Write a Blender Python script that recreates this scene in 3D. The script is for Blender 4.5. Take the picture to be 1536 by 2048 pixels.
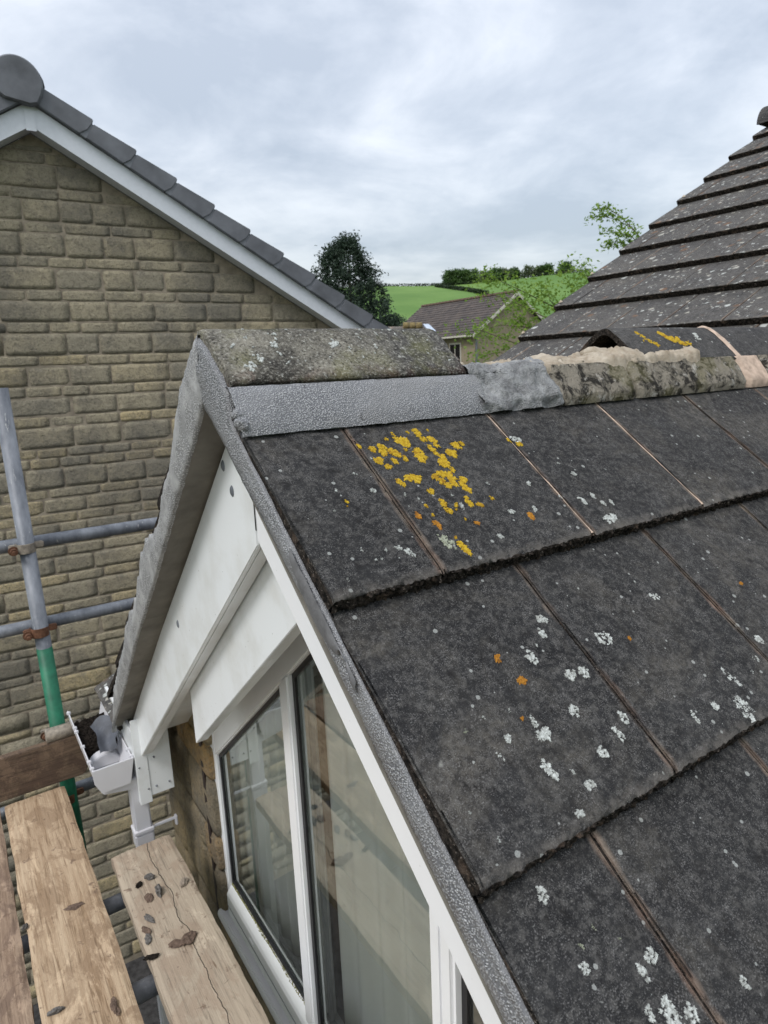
import bpy, bmesh, math, random
from mathutils import Vector, Matrix, noise
R_ = math.radians
for o in list(bpy.data.objects): bpy.data.objects.remove(o)
S = bpy.context.scene
COL = S.collection

# ---------------------------------------------------------------- camera
CAM = Vector((-0.39135, -0.98277, 0.06783))
RIGHT = Vector((0.8283488, -0.5587816, -0.04001734))
DOWN = Vector((-0.15286153, -0.15672692, -0.97574076))
FWD = Vector((0.53895419, 0.8143708, -0.21524077))
FPX = 1320.0
cd = bpy.data.cameras.new('camera'); cam = bpy.data.objects.new('camera', cd); COL.objects.link(cam)
m = Matrix.Identity(4)
for i in range(3):
    m[i][0] = RIGHT[i]; m[i][1] = -DOWN[i]; m[i][2] = -FWD[i]; m[i][3] = CAM[i]
cam.matrix_world = m
cd.sensor_fit = 'HORIZONTAL'; cd.sensor_width = 36.0; cd.lens = 36.0 * FPX / 1536
cd.clip_start = 0.02; cd.clip_end = 5000
cd.dof.use_dof = True; cd.dof.focus_distance = 1.25; cd.dof.aperture_fstop = 13.0
S.camera = cam

def ray(px, py):
    return RIGHT * ((px - 768) / FPX) + DOWN * ((py - 1024) / FPX) + FWD
def at_dist(px, py, d):
    """point on the sight line of a pixel of the photograph at horizontal distance d"""
    r = ray(px, py); return CAM + r * (d / math.hypot(r.x, r.y))

# ---------------------------------------------------------------- world
W = bpy.data.worlds.new('World'); S.world = W; W.use_nodes = True
nt = W.node_tree; nt.nodes.clear()
def wn(t, **k):
    n = nt.nodes.new(t)
    for a, b in k.items(): setattr(n, a, b)
    return n
out = wn('ShaderNodeOutputWorld'); addn = wn('ShaderNodeAddShader')
bg1 = wn('ShaderNodeBackground'); bg1.inputs[1].default_value = 0.05
sky = wn('ShaderNodeTexSky', sky_type='NISHITA', sun_disc=False); sky.sun_elevation = R_(52); sky.sun_rotation = R_(250)
sky.air_density = 1.2; sky.dust_density = 3.0
nt.links.new(sky.outputs[0], bg1.inputs[0])
tc = wn('ShaderNodeTexCoord'); sep = wn('ShaderNodeSeparateXYZ'); nt.links.new(tc.outputs['Generated'], sep.inputs[0])
def wm(op, a, b=None, clamp=False):
    n = wn('ShaderNodeMath', operation=op, use_clamp=clamp)
    for i, v in enumerate((a, b)):
        if v is None: continue
        if isinstance(v, (int, float)): n.inputs[i].default_value = v
        else: nt.links.new(v, n.inputs[i])
    return n.outputs[0]
zc = wm('MAXIMUM', sep.outputs[2], 0.0); den = wm('ADD', zc, 0.16)
cmb = wn('ShaderNodeCombineXYZ'); nt.links.new(wm('DIVIDE', sep.outputs[0], den), cmb.inputs[0]); nt.links.new(wm('DIVIDE', sep.outputs[1], den), cmb.inputs[1])
cmb.inputs[2].default_value = 3.7
def wnoise(scale, det, rough, dist=0.0):
    n = wn('ShaderNodeTexNoise'); n.inputs['Scale'].default_value = scale; n.inputs['Detail'].default_value = det
    n.inputs['Roughness'].default_value = rough; n.inputs['Distortion'].default_value = dist
    nt.links.new(cmb.outputs[0], n.inputs['Vector']); return n.outputs[0]
n1 = wnoise(0.70, 8, .56, .35); n2 = wnoise(1.9, 8, .58, .4)
cl = wm('ADD', wm('MULTIPLY', n1, .62), wm('MULTIPLY', n2, .38))
rmp = wn('ShaderNodeValToRGB'); nt.links.new(cl, rmp.inputs[0])
el = rmp.color_ramp.elements
el[0].position = .39; el[0].color = (.43, .462, .51, 1)
el[1].position = .61; el[1].color = (.93, .94, .955, 1)
e = el.new(.455); e.color = (.56, .587, .63, 1)
e = el.new(.53); e.color = (.75, .765, .79, 1)
# towards the horizon the cloud base reads a little bluer and darker, towards the zenith brighter (overcast sky)
hz = wn('ShaderNodeMix', data_type='RGBA'); hz.inputs['B'].default_value = (.46, .51, .58, 1)
nt.links.new(wm('MULTIPLY', wm('POWER', wm('SUBTRACT', 1.0, zc), 9.0), .75), hz.inputs['Factor']); nt.links.new(rmp.outputs[0], hz.inputs['A'])
bg2 = wn('ShaderNodeBackground'); nt.links.new(hz.outputs['Result'], bg2.inputs[0])
nt.links.new(wm('ADD', wm('MULTIPLY', zc, 1.0), .50), bg2.inputs[1])
nt.links.new(bg1.outputs[0], addn.inputs[0]); nt.links.new(bg2.outputs[0], addn.inputs[1]); nt.links.new(addn.outputs[0], out.inputs[0])

sl = bpy.data.lights.new('sun', 'SUN'); sl.energy = 1.5; sl.angle = R_(18); sl.color = (1, .985, .965)
so = bpy.data.objects.new('sun', sl); COL.objects.link(so)
sd = Vector((-math.cos(R_(52)) * math.cos(R_(20)), -math.cos(R_(52)) * math.sin(R_(20)), math.sin(R_(52))))   # towards the sun
so.rotation_euler = sd.to_track_quat('Z', 'Y').to_euler()
S.view_settings.view_transform = 'Standard'; S.view_settings.look = 'None'; S.view_settings.exposure = 0.34; S.view_settings.gamma = 1.0

# ---------------------------------------------------------------- materials
class N:
    """tiny helper round a material's node tree"""
    def __init__(s, name, rough=.8, spec=.3, metal=0.0):
        s.m = bpy.data.materials.new(name); s.m.use_nodes = True; s.t = s.m.node_tree; s.t.nodes.clear()
        s.out = s.n('ShaderNodeOutputMaterial'); s.b = s.n('ShaderNodeBsdfPrincipled'); s.l(s.b.outputs[0], s.out.inputs[0])
        s.b.inputs['Roughness'].default_value = rough; s.b.inputs['Specular IOR Level'].default_value = spec; s.b.inputs['Metallic'].default_value = metal
        s.pos = s.n('ShaderNodeNewGeometry').outputs['Position']
    def n(s, t, **k):
        x = s.t.nodes.new(t)
        for a, b in k.items(): setattr(x, a, b)
        return x
    def l(s, a, b): s.t.links.new(a, b)
    def put(s, v, sock):
        if isinstance(v, (int, float)): sock.default_value = v
        elif isinstance(v, tuple): sock.default_value = (*v, 1) if len(v) == 3 and sock.type == 'RGBA' else v
        else: s.l(v, sock)
    def math(s, op, a, b=0.0, clamp=False):
        x = s.n('ShaderNodeMath', operation=op, use_clamp=clamp); s.put(a, x.inputs[0]); s.put(b, x.inputs[1]); return x.outputs[0]
    def scale(s, v, xyz):
        x = s.n('ShaderNodeMapping'); s.l(v, x.inputs[0]); x.inputs['Scale'].default_value = xyz; return x.outputs[0]
    def noise(s, sc, det=4, ro=.55, vec=None, dist=0.0):
        x = s.n('ShaderNodeTexNoise'); x.inputs['Scale'].default_value = sc; x.inputs['Detail'].default_value = det; x.inputs['Roughness'].default_value = ro
        x.inputs['Distortion'].default_value = dist; s.l(vec or s.pos, x.inputs['Vector']); return x.outputs[0]
    def vor(s, sc, feat='F1', vec=None, out='Distance', rnd=1.0):
        x = s.n('ShaderNodeTexVoronoi', feature=feat); x.inputs['Scale'].default_value = sc; x.inputs['Randomness'].default_value = rnd
        s.l(vec or s.pos, x.inputs['Vector']); return x.outputs[out]
    def step(s, v, a, b):
        x = s.n('ShaderNodeMapRange'); s.put(v, x.inputs[0]); x.inputs[1].default_value = a; x.inputs[2].default_value = b; x.clamp = True; return x.outputs[0]
    def mix(s, f, a, b, mode='MIX'):
        x = s.n('ShaderNodeMix', data_type='RGBA', blend_type=mode); s.put(f, x.inputs['Factor']); s.put(a, x.inputs['A']); s.put(b, x.inputs['B']); return x.outputs['Result']
    def bump(s, h, d=.002, st=1.0, nrm=None):
        x = s.n('ShaderNodeBump'); x.inputs['Distance'].default_value = d; x.inputs['Strength'].default_value = st; s.l(h, x.inputs['Height'])
        if nrm: s.l(nrm, x.inputs['Normal'])
        s.l(x.outputs[0], s.b.inputs['Normal']); return x.outputs[0]
    def color(s, c): s.put(c, s.b.inputs['Base Color'])
    def attr(s, name):
        x = s.n('ShaderNodeAttribute', attribute_name=name); return x
    def done(s): return s.m

def plain(name, col, rough=.5, spec=.5, metal=0.0, var=.12, nsc=30, bump=0.0):
    k = N(name, rough, spec, metal)
    n = k.noise(nsc, 5); d = tuple(c * (1 - var) for c in col); l = tuple(min(1, c * (1 + var)) for c in col)
    k.color(k.mix(k.step(n, .3, .7), d, l))
    if bump: k.bump(k.noise(nsc * 6, 4), bump)
    return k.done()

def concrete(name, dark, mid, speck=.62, lich=0.0, brown=.35, white=(.46, .48, .46), orange=0.0, uvwear=True, green=0.0):
    """weathered granular concrete: mottled ground colour, pale aggregate grains, crusts of lichen, worn pinkish rims"""
    k = N(name, .88, .25)
    big = k.noise(3.1, 6, .6); md = k.noise(17, 8, .65, dist=.4); fine = k.noise(560, 3, .6); fin2 = k.noise(900, 1, .5)
    c = k.mix(k.step(k.math('ADD', k.math('MULTIPLY', big, .5), k.math('MULTIPLY', md, .5)), .38, .64), dark, mid)
    c = k.mix(k.math('MULTIPLY', k.step(k.noise(4.6, 8, .72, dist=.9), .50, .66), brown), c, k.mix(k.step(k.noise(60, 6, .75), .42, .6), (.05, .045, .038), (.17, .155, .13)))
    # pale grains
    g = k.step(k.math('ADD', k.math('MULTIPLY', fine, .75), k.math('MULTIPLY', k.noise(45, 4, .6), .25)), speck - .05, speck + .07)
    c = k.mix(k.math('MULTIPLY', k.step(k.noise(95, 7, .78), .47, .62), .50), c, (.12, .116, .11))
    c = k.mix(k.math('MULTIPLY', g, .5), c, (.27, .265, .26))
    c = k.mix(k.math('MULTIPLY', k.step(fine, .40, .30), .7), c, (.008, .008, .009))
    c = k.mix(k.math('MULTIPLY', k.step(k.noise(48, 5, .7), .42, .30), .75), c, (.010, .009, .009))
    # scattered tiny white spots
    vd = k.vor(70); vc = k.vor(70, out='Color'); sx = k.n('ShaderNodeSeparateColor'); k.l(vc, sx.inputs[0])
    rad = k.math('MULTIPLY', k.step(sx.outputs[0], .80, 1.0), .30)
    spot = k.math('LESS_THAN', k.math('ADD', vd, k.math('MULTIPLY', k.noise(300, 2), .12)), k.math('ADD', rad, .03))
    c = k.mix(k.math('MULTIPLY', spot, .75 * min(1, .5 + lich)), c, white)
    if lich > 0:
        wv = k.n('ShaderNodeVectorMath', operation='ADD'); ns = k.n('ShaderNodeTexNoise'); ns.inputs['Scale'].default_value = 40; ns.inputs['Detail'].default_value = 5; k.l(k.pos, ns.inputs['Vector'])
        sc_ = k.n('ShaderNodeVectorMath', operation='SCALE'); k.l(ns.outputs['Color'], sc_.inputs[0]); sc_.inputs['Scale'].default_value = .035; k.l(k.pos, wv.inputs[0]); k.l(sc_.outputs[0], wv.inputs[1])
        for sc, th in ((20, .72), (44, .62)):
            v = k.n('ShaderNodeTexVoronoi'); v.inputs['Scale'].default_value = sc; k.l(wv.outputs[0], v.inputs['Vector'])
            s2 = k.n('ShaderNodeSeparateColor'); k.l(v.outputs['Color'], s2.inputs[0])
            rr = k.math('MULTIPLY', k.step(s2.outputs[0], th, 1.15), .55 * lich)
            f = k.step(k.math('SUBTRACT', rr, k.math('ADD', v.outputs['Distance'], k.math('MULTIPLY', fine, .16))), -.12, .02)
            c = k.mix(k.math('MULTIPLY', f, .85), c, k.mix(k.step(s2.outputs[1], .3, .7), white, (.36, .345, .30)))
    if orange > 0:
        v = k.n('ShaderNodeTexVoronoi'); v.inputs['Scale'].default_value = 15; k.l(k.pos, v.inputs['Vector']); s2 = k.n('ShaderNodeSeparateColor'); k.l(v.outputs['Color'], s2.inputs[0])
        f = k.math('MULTIPLY', k.step(k.math('SUBTRACT', k.math('MULTIPLY', k.step(s2.outputs[0], .7, 1.1), .6), k.math('ADD', v.outputs['Distance'], k.math('MULTIPLY', fine, .25))), -.15, .05), orange)
        c = k.mix(f, c, (.22, .10, .035))
    if green > 0:
        c = k.mix(k.math('MULTIPLY', k.step(k.noise(9, 6, .65), .50, .66), green), c, (.13, .125, .045))
    if uvwear:
        uv = k.n('ShaderNodeUVMap', uv_map='wear').outputs[0]; su = k.n('ShaderNodeSeparateXYZ'); k.l(uv, su.inputs[0])
        e1 = k.math('SUBTRACT', su.outputs[0], k.math('MULTIPLY', k.noise(28, 5, .6), .016))
        w = k.math('MULTIPLY', k.step(e1, .002, -.006), k.step(k.noise(7, 4), .38, .55))
        c = k.mix(k.math('MULTIPLY', w, .75), c, k.mix(k.step(md, .4, .6), (.19, .125, .095), (.26, .21, .165)))
        # black damp crust on the broken lower edge
        e2 = k.math('SUBTRACT', su.outputs[1], k.math('MULTIPLY', k.noise(40, 5, .6), .012))
        c = k.mix(k.math('MULTIPLY', k.math('MULTIPLY', k.step(e2, .012, -.004), k.step(k.noise(30, 5, .7), .40, .55)), .55), c, (.17, .155, .14))
    k.color(c)
    h = k.math('ADD', k.math('MULTIPLY', fine, 1.0), k.math('MULTIPLY', k.noise(120, 3, .6), 1.2))
    k.bump(h, .0022, .9)
    return k.done()

M = {}
M['tile'] = concrete('dark_concrete_tile', (.008, .008, .009), (.028, .028, .029), speck=.59, lich=.14, brown=.40)
def brokenedge():
    k = N('broken_tile_edge', .95, .1)
    n = k.noise(110, 5, .75); c = k.mix(k.step(n, .42, .62), (.006, .0055, .005), (.045, .037, .031))
    c = k.mix(k.math('MULTIPLY', k.step(k.noise(240, 3, .7), .60, .68), .8), c, (.22, .19, .165))
    c = k.mix(k.math('MULTIPLY', k.step(k.noise(26, 5, .7), .56, .66), .5), c, (.14, .10, .075))
    k.color(c); k.bump(k.math('ADD', n, k.noise(300, 3)), .005, 1.0); return k.done()
M['tile_edge'] = brokenedge()
M['tile_main'] = concrete('old_main_roof_tile', (.026, .025, .025), (.072, .067, .062), speck=.56, lich=1.1, brown=.55, orange=.4)
M['ridge_pale'] = concrete('mossy_ridge_tile', (.035, .033, .03), (.24, .22, .175), speck=.53, lich=.75, brown=.5, uvwear=False, green=.75, white=(.5, .52, .49))
def ridgepale():
    k = N('mossy_ridge_tile', .92, .2)
    c = k.mix(k.step(k.noise(11, 8, .7), .36, .62), (.05, .047, .042), (.25, .235, .195))
    g1 = k.noise(190, 4, .7); g2 = k.noise(75, 5, .7)
    sx = k.n('ShaderNodeSeparateXYZ'); k.l(k.pos, sx.inputs[0])
    lowz = k.step(k.math('ADD', sx.outputs[2], k.math('MULTIPLY', k.noise(30, 5, .7), .06)), .105, .078)
    rightx = k.step(k.math('ADD', sx.outputs[0], k.math('MULTIPLY', k.noise(18, 6, .7), .25)), .38, .50)
    c = k.mix(k.math('MULTIPLY', rightx, .8), c, k.mix(k.step(g2, .4, .6), (.035, .035, .037), (.10, .098, .095)))
    c = k.mix(k.math('MULTIPLY', lowz, .75), c, k.mix(k.step(k.noise(24, 4), .45, .6), (.02, .018, .016), (.075, .035, .03)))
    c = k.mix(k.math('MULTIPLY', k.step(k.noise(8, 6, .7), .52, .66), .5), c, (.15, .15, .06))
    c = k.mix(k.math('MULTIPLY', k.step(g1, .54, .62), .45), c, (.44, .43, .38))
    c = k.mix(k.math('MULTIPLY', k.step(g1, .44, .36), .85), c, (.015, .014, .012))
    c = k.mix(k.math('MULTIPLY', k.step(g2, .60, .68), .6), c, (.55, .56, .52))
    k.color(c); k.bump(k.math('ADD', g1, g2), .005, 1.0); return k.done()
M['ridge_pale'] = ridgepale()
M['ridge_dark'] = concrete('dark_ridge_tile', (.022, .022, .024), (.06, .058, .056), speck=.59, lich=.4, brown=.3, uvwear=False)
M['tile_nb'] = plain('neighbour_tile', (.125, .132, .148), .65, .35, var=.3, nsc=5, bump=.001)

def mortar_new():
    k = N('pebbly_silver_mortar', .42, .55)
    w = k.n('ShaderNodeVectorMath', operation='ADD'); ns = k.n('ShaderNodeTexNoise'); ns.inputs['Scale'].default_value = 90; k.l(k.pos, ns.inputs['Vector'])
    s_ = k.n('ShaderNodeVectorMath', operation='SCALE'); s_.inputs['Scale'].default_value = .006; k.l(ns.outputs['Color'], s_.inputs[0]); k.l(k.pos, w.inputs[0]); k.l(s_.outputs[0], w.inputs[1])
    v = k.vor(370, vec=w.outputs[0]); p = k.step(v, .62, .08)
    patch = k.step(k.noise(11, 5, .6), .34, .62)
    c = k.mix(p, (.095, .098, .106), (.50, .51, .525))
    c = k.mix(k.math('MULTIPLY', k.step(k.noise(6, 7, .7, k.scale(k.pos, (1, 1, 2)), .6), .50, .64), .5), c, (.20, .20, .20))
    c = k.mix(k.math('MULTIPLY', k.math('SUBTRACT', 1.0, patch), .35), c, (.26, .265, .275))
    c = k.mix(k.math('MULTIPLY', k.step(k.noise(26, 6, .7), .66, .72), .8), c, (.03, .03, .032))
    k.color(c); k.bump(p, .0016, 1.0); return k.done()
M['mortar_new'] = mortar_new()
def mortar_smear():
    k = N('trowelled_grey_mortar', .6, .4)
    v = k.vor(260); p = k.step(v, .5, .1); rough_ = k.step(k.noise(16, 5, .6), .40, .54)
    c = k.mix(k.step(k.noise(20, 7, .6), .35, .65), (.21, .212, .212), (.38, .382, .38))
    c = k.mix(k.math('MULTIPLY', rough_, .8), c, k.mix(p, (.16, .16, .162), (.62, .63, .63)))
    c = k.mix(k.math('MULTIPLY', k.step(k.noise(60, 5, .7), .66, .74), .8), c, (.06, .058, .055))
    k.color(c); k.bump(k.math('ADD', k.math('MULTIPLY', p, rough_), k.noise(70, 5)), .0015, .9); return k.done()
M['mortar_smear'] = mortar_smear()
M['mortar_torn'] = None
def torn():
    k = N('torn_silver_mortar', .85, .25)
    p = k.step(k.vor(260), .5, .12); n = k.noise(34, 8, .7)
    c = k.mix(k.step(n, .36, .64), (.17, .173, .178), (.44, .45, .455)); c = k.mix(k.math('MULTIPLY', p, .4), c, (.52, .53, .54)); c = k.mix(k.step(k.noise(60, 6, .7), .62, .70), c, (.06, .06, .06))
    k.color(c); k.bump(k.math('ADD', k.math('MULTIPLY', p, .5), k.math('MULTIPLY', k.noise(75, 7, .8), 2.0)), .006, 1.0); return k.done()
M['mortar_torn'] = torn()
def cream():
    k = N('cream_old_mortar', .9, .2)
    c = k.mix(k.step(k.noise(22, 8, .65), .35, .66), (.33, .27, .20), (.54, .48, .39))
    c = k.mix(k.math('MULTIPLY', k.step(k.noise(75, 5, .7), .62, .70), .7), c, (.16, .13, .10))
    k.color(c); k.bump(k.math('ADD', k.noise(120, 7, .8), k.noise(40, 7, .75)), .006, 1.0); return k.done()
M['cream'] = cream()
def oldbed():
    k = N('mossy_old_bedding', .9, .2)
    st = k.noise(24, 9, .75, dist=.4)
    c = k.mix(k.step(st, .44, .54), (.020, .018, .015), (.21, .19, .155))
    c = k.mix(k.math('MULTIPLY', k.step(k.noise(38, 7, .7), .57, .66), .75), c, (.40, .385, .35))
    c = k.mix(k.math('MULTIPLY', k.step(k.noise(9, 4), .52, .62), .35), c, (.13, .12, .045))
    k.color(c); k.bump(k.math('ADD', k.noise(130, 4, .7), k.math('MULTIPLY', k.noise(32, 5, .7), 1.6)), .006, 1.0); return k.done()
M['oldbed'] = oldbed()
M['pink_mortar'] = plain('pinkish_joint_mortar', (.44, .34, .27), .85, .2, var=.3, nsc=50, bump=.002)
M['lead'] = plain('weathered_lead', (.07, .076, .09), .6, .4, .0, var=.3, nsc=18, bump=.002)
M['void'] = plain('near_black', (.012, .011, .011), .95, .1)  # even near-black for the roof underlay and the distant window panes

def upvc(name, col=(.74, .76, .77), dirt=.5, rough=.28):
    k = N(name, rough, .5)
    c = k.mix(k.math('MULTIPLY', k.step(k.noise(7, 6, .6), .46, .68), .22 * dirt), col, (.42, .40, .34))
    st = k.noise(60, 6, .7, k.scale(k.pos, (1, 1, .16)))
    c = k.mix(k.math('MULTIPLY', k.step(st, .70, .78), .55 * dirt), c, (.16, .14, .11))
    sp = k.step(k.vor(34), .055, .03)
    c = k.mix(k.math('MULTIPLY', sp, .7 * dirt), c, (.13, .12, .10))
    k.color(c); k.bump(k.noise(9, 2), .002, .15); return k.done()
M['upvc'] = upvc('white_upvc_boards', (.74, .765, .78), dirt=1.5)
M['upvc_clean'] = upvc('white_upvc_window', (.78, .79, .81), dirt=.35, rough=.22)
M['upvc_grey'] = upvc('grey_white_gutter', (.60, .60, .63), dirt=.6, rough=.3)
M['undercloak'] = plain('fibre_cement_undercloak', (.165, .155, .135), .85, .25, var=.28, nsc=13, bump=.001)
M['gasket'] = plain('black_gasket', (.012, .012, .014), .45, .4)
M['spacer'] = plain('grey_spacer_bar', (.30, .31, .33), .4, .5, .6, var=.05)
M['sealant'] = plain('dark_brown_sealant', (.022, .013, .011), .6, .4, nsc=40, bump=.002)
M['dirt'] = plain('damp_black_dirt', (.018, .014, .011), .95, .15, var=.6, nsc=90, bump=.004)
M['moss'] = plain('yellow_green_moss', (.24, .23, .06), .95, .1, var=.55, nsc=120, bump=.005)
M['rust'] = plain('rusty_steel', (.15, .075, .045), .75, .3, .3, var=.45, nsc=60, bump=.002)
M['galv_dirty'] = plain('dirty_clamp_steel', (.26, .23, .19), .65, .4, .4, var=.35, nsc=60, bump=.002)
M['green_paint'] = plain('green_painted_tube', (.010, .115, .062), .5, .35, var=.4, nsc=14)
def galv():
    k = N('galvanised_tube', .5, .4, .15)
    n = k.noise(16, 7, .65, k.scale(k.pos, (1, 1, .35)))
    c = k.mix(k.step(n, .35, .65), (.085, .095, .112), (.20, .215, .24))
    c = k.mix(k.math('MULTIPLY', k.step(k.noise(70, 5, .7, k.scale(k.pos, (1, 1, .2))), .62, .70), .6), c, (.50, .50, .48))
    k.color(c); k.bump(k.noise(90, 4), .0008); return k.done()
M['galv'] = galv()

def wood(name, pale, deep, stain, axis_y=True, crack=False, wet=.55, seed=0.0):
    k = N(name, .82, .25)
    off = k.n('ShaderNodeVectorMath', operation='ADD'); k.l(k.pos, off.inputs[0]); off.inputs[1].default_value = (seed, seed * 2, 0)
    p = off.outputs[0]
    gv = k.scale(p, (1, .045, 1) if axis_y else (.045, 1, 1))
    grain = k.noise(150, 4, .6, gv, .6); gr2 = k.noise(34, 5, .6, gv, .5)
    c = k.mix(k.step(k.math('ADD', k.math('MULTIPLY', grain, .45), k.math('MULTIPLY', gr2, .55)), .38, .62), deep, pale)
    c = k.mix(k.math('MULTIPLY', k.step(k.noise(8.5, 8, .7, k.scale(p, (1.3, .7, 1)), .6), .49, .56), wet), c, stain)
    c = k.mix(k.math('MULTIPLY', k.step(k.noise(5.5, 8, .72, k.scale(p, (1.5, .6, 1)), .4), .55, .61), .55), c, tuple(min(1, q * 1.35) for q in pale))
    c = k.mix(k.math('MULTIPLY', k.step(k.noise(24, 6, .7, dist=.5), .60, .66), .75), c, (.13, .085, .06))
    c = k.mix(k.math('MULTIPLY', k.step(grain, .44, .36), .45), c, tuple(q * .45 for q in deep))
    sc = k.noise(95, 3, .5, k.scale(p, (1, .10, 1) if axis_y else (.1, 1, 1)), .3)
    c = k.mix(k.math('MULTIPLY', k.step(sc, .66, .72), .6), c, (.14, .09, .055))
    c = k.mix(k.math('MULTIPLY', k.step(k.noise(140, 4, .7), .64, .70), .5), c, (.16, .12, .09))
    hgt = k.math('ADD', k.math('MULTIPLY', grain, .8), k.noise(60, 5, .6))
    if crack:
        sx = k.n('ShaderNodeSeparateXYZ'); k.l(k.pos, sx.inputs[0])
        wob = k.noise(4.5, 5, .6, k.scale(k.pos, (0, 1, 0)))
        line = k.math('ABSOLUTE', k.math('SUBTRACT', k.math('SUBTRACT', sx.outputs[0], .017), k.math('MULTIPLY', k.math('SUBTRACT', wob, .5), .075)))
        cf = k.step(line, .0014, .0005)
        c = k.mix(cf, c, (.05, .045, .035)); hgt = k.math('SUBTRACT', hgt, k.math('MULTIPLY', cf, 2.0))
    k.color(c); k.bump(hgt, .0022, .8); return k.done()
M['board_mid'] = wood('scaffold_board_gold', (.45, .345, .235), (.26, .175, .105), (.235, .16, .10), wet=.7)
M['board_in'] = wood('scaffold_board_grey', (.40, .335, .255), (.30, .245, .185), (.27, .195, .14), crack=True, wet=.45, seed=7.3)
M['board_out'] = wood('scaffold_board_brown', (.33, .245, .175), (.19, .13, .09), (.16, .11, .08), wet=.85, seed=3.1)
M['toe'] = wood('weathered_toe_board', (.16, .11, .075), (.085, .06, .042), (.07, .045, .035), axis_y=False, wet=.6, seed=1.7)
M['end_grain'] = plain('board_end_grain', (.16, .10, .06), .9, .2, var=.4, nsc=60, bump=.002)

def stone(name, a, b, c3, bright=1.0):
    k = N(name, .9, .2)
    tint = k.attr('tint').outputs['Fac']
    base = k.mix(k.step(tint, 0, .5), a, b); base = k.mix(k.step(tint, .6, 1.0), base, c3)
    n = k.noise(20, 8, .78, dist=.5)
    base = k.mix(k.math('MULTIPLY', k.step(n, .52, .42), .45), base, (.16, .145, .115))
    base = k.mix(k.math('MULTIPLY', k.step(k.noise(31, 7, .8), .53, .62), .45), base, (.47, .42, .32))
    base = k.mix(k.math('MULTIPLY', k.step(k.noise(1.3, 7, .68), .46, .60), .62), base, (.15, .145, .13))
    base = k.mix(k.math('MULTIPLY', k.step(k.noise(85, 5, .75), .54, .64), .45), base, (.42, .38, .30)); base = k.mix(k.math('MULTIPLY', k.step(k.noise(70, 5, .75), .46, .36), .55), base, (.09, .08, .065))
    k.color(base); k.bump(k.math('ADD', k.noise(70, 6, .75), k.math('MULTIPLY', k.noise(34, 6, .78), 1.2)), .022, 1.0); return k.done()
M['stone_nb'] = stone('coursed_stone', (.37, .335, .255), (.48, .42, .295), (.58, .475, .28))
M['stone_near'] = stone('ochre_quoin_stone', (.36, .28, .17), (.44, .35, .21), (.55, .34, .13))
M['joint_nb'] = plain('stone_joint_mortar', (.25, .215, .165), .95, .15, var=.3, nsc=14, bump=.004)
M['barge_nb'] = plain('neighbour_white_barge', (.62, .65, .70), .35, .5, var=.04)

def lichen(name, a, b, c):
    k = N(name, .92, .15)
    f = k.mix(k.step(k.noise(240, 4, .7), .38, .62), a, b); f = k.mix(k.step(k.noise(70, 4), .55, .7), f, c)
    k.color(f); k.bump(k.noise(420, 3, .7), .002, 1.0); return k.done()
M['lich0'] = lichen('yellow_lichen', (.33, .20, .012), (.52, .37, .035), (.27, .14, .015))
M['lich1'] = lichen('orange_lichen', (.24, .10, .015), (.42, .20, .03), (.16, .07, .02))
M['lich2'] = lichen('white_lichen', (.27, .28, .265), (.56, .59, .57), (.36, .37, .35))
M['lich3'] = lichen('pale_green_lichen', (.22, .24, .18), (.38, .40, .32), (.15, .16, .11))

def glass():
    k = N('window_glass'); k.t.nodes.remove(k.b)
    tr = k.n('ShaderNodeBsdfTransparent'); tr.inputs[0].default_value = (.95, .97, .96, 1)
    gl = k.n('ShaderNodeBsdfGlossy'); gl.inputs['Roughness'].default_value = .012; gl.inputs[0].default_value = (.95, 1, .98, 1)
    fr = k.n('ShaderNodeFresnel'); fr.inputs[0].default_value = 1.55
    mx = k.n('ShaderNodeMixShader'); k.l(k.math('MULTIPLY', fr.outputs[0], 1.8, True), mx.inputs[0]); k.l(tr.outputs[0], mx.inputs[1]); k.l(gl.outputs[0], mx.inputs[2]); k.l(mx.outputs[0], k.out.inputs[0])
    return k.done()
M['glass'] = glass()
def net():
    k = N('net_curtain', .9, .1); k.color((.90, .90, .87))
    tr = k.n('ShaderNodeBsdfTransparent'); tl = k.n('ShaderNodeBsdfTranslucent'); tl.inputs[0].default_value = (.7, .72, .68, 1)
    a = k.n('ShaderNodeMixShader'); a.inputs[0].default_value = .15; k.l(k.b.outputs[0], a.inputs[1]); k.l(tl.outputs[0], a.inputs[2])
    b = k.n('ShaderNodeMixShader'); b.inputs[0].default_value = .985; k.l(tr.outputs[0], b.inputs[1]); k.l(a.outputs[0], b.inputs[2]); k.l(b.outputs[0], k.out.inputs[0]); return k.done()
M['net'] = net()
M['drape'] = plain('brown_drape', (.16, .11, .08), .9, .1, nsc=60)
M['room'] = plain('dim_room_plaster', (.40, .36, .31), .9, .1)

def leafmat(name, a, b, trans=.35):
    k = N(name, .6, .25)
    rnd = k.n('ShaderNodeNewGeometry').outputs['Random Per Island']
    c = k.mix(rnd, a, b); k.color(c)
    tl = k.n('ShaderNodeBsdfTranslucent'); k.l(c, tl.inputs[0]); mx = k.n('ShaderNodeMixShader'); mx.inputs[0].default_value = trans
    k.l(k.b.outputs[0], mx.inputs[1]); k.l(tl.outputs[0], mx.inputs[2]); k.l(mx.outputs[0], k.out.inputs[0]); return k.done()
M['leaf_spring'] = leafmat('spring_leaves', (.10, .19, .025), (.24, .36, .06), .45)
M['leaf_pine'] = leafmat('conifer_needles', (.016, .030, .022), (.05, .078, .05), .2)
M['leaf_far'] = leafmat('distant_foliage', (.035, .075, .022), (.10, .17, .05), .3)
M['leaf_far2'] = leafmat('distant_pale_foliage', (.07, .10, .05), (.16, .20, .10), .3)
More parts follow.
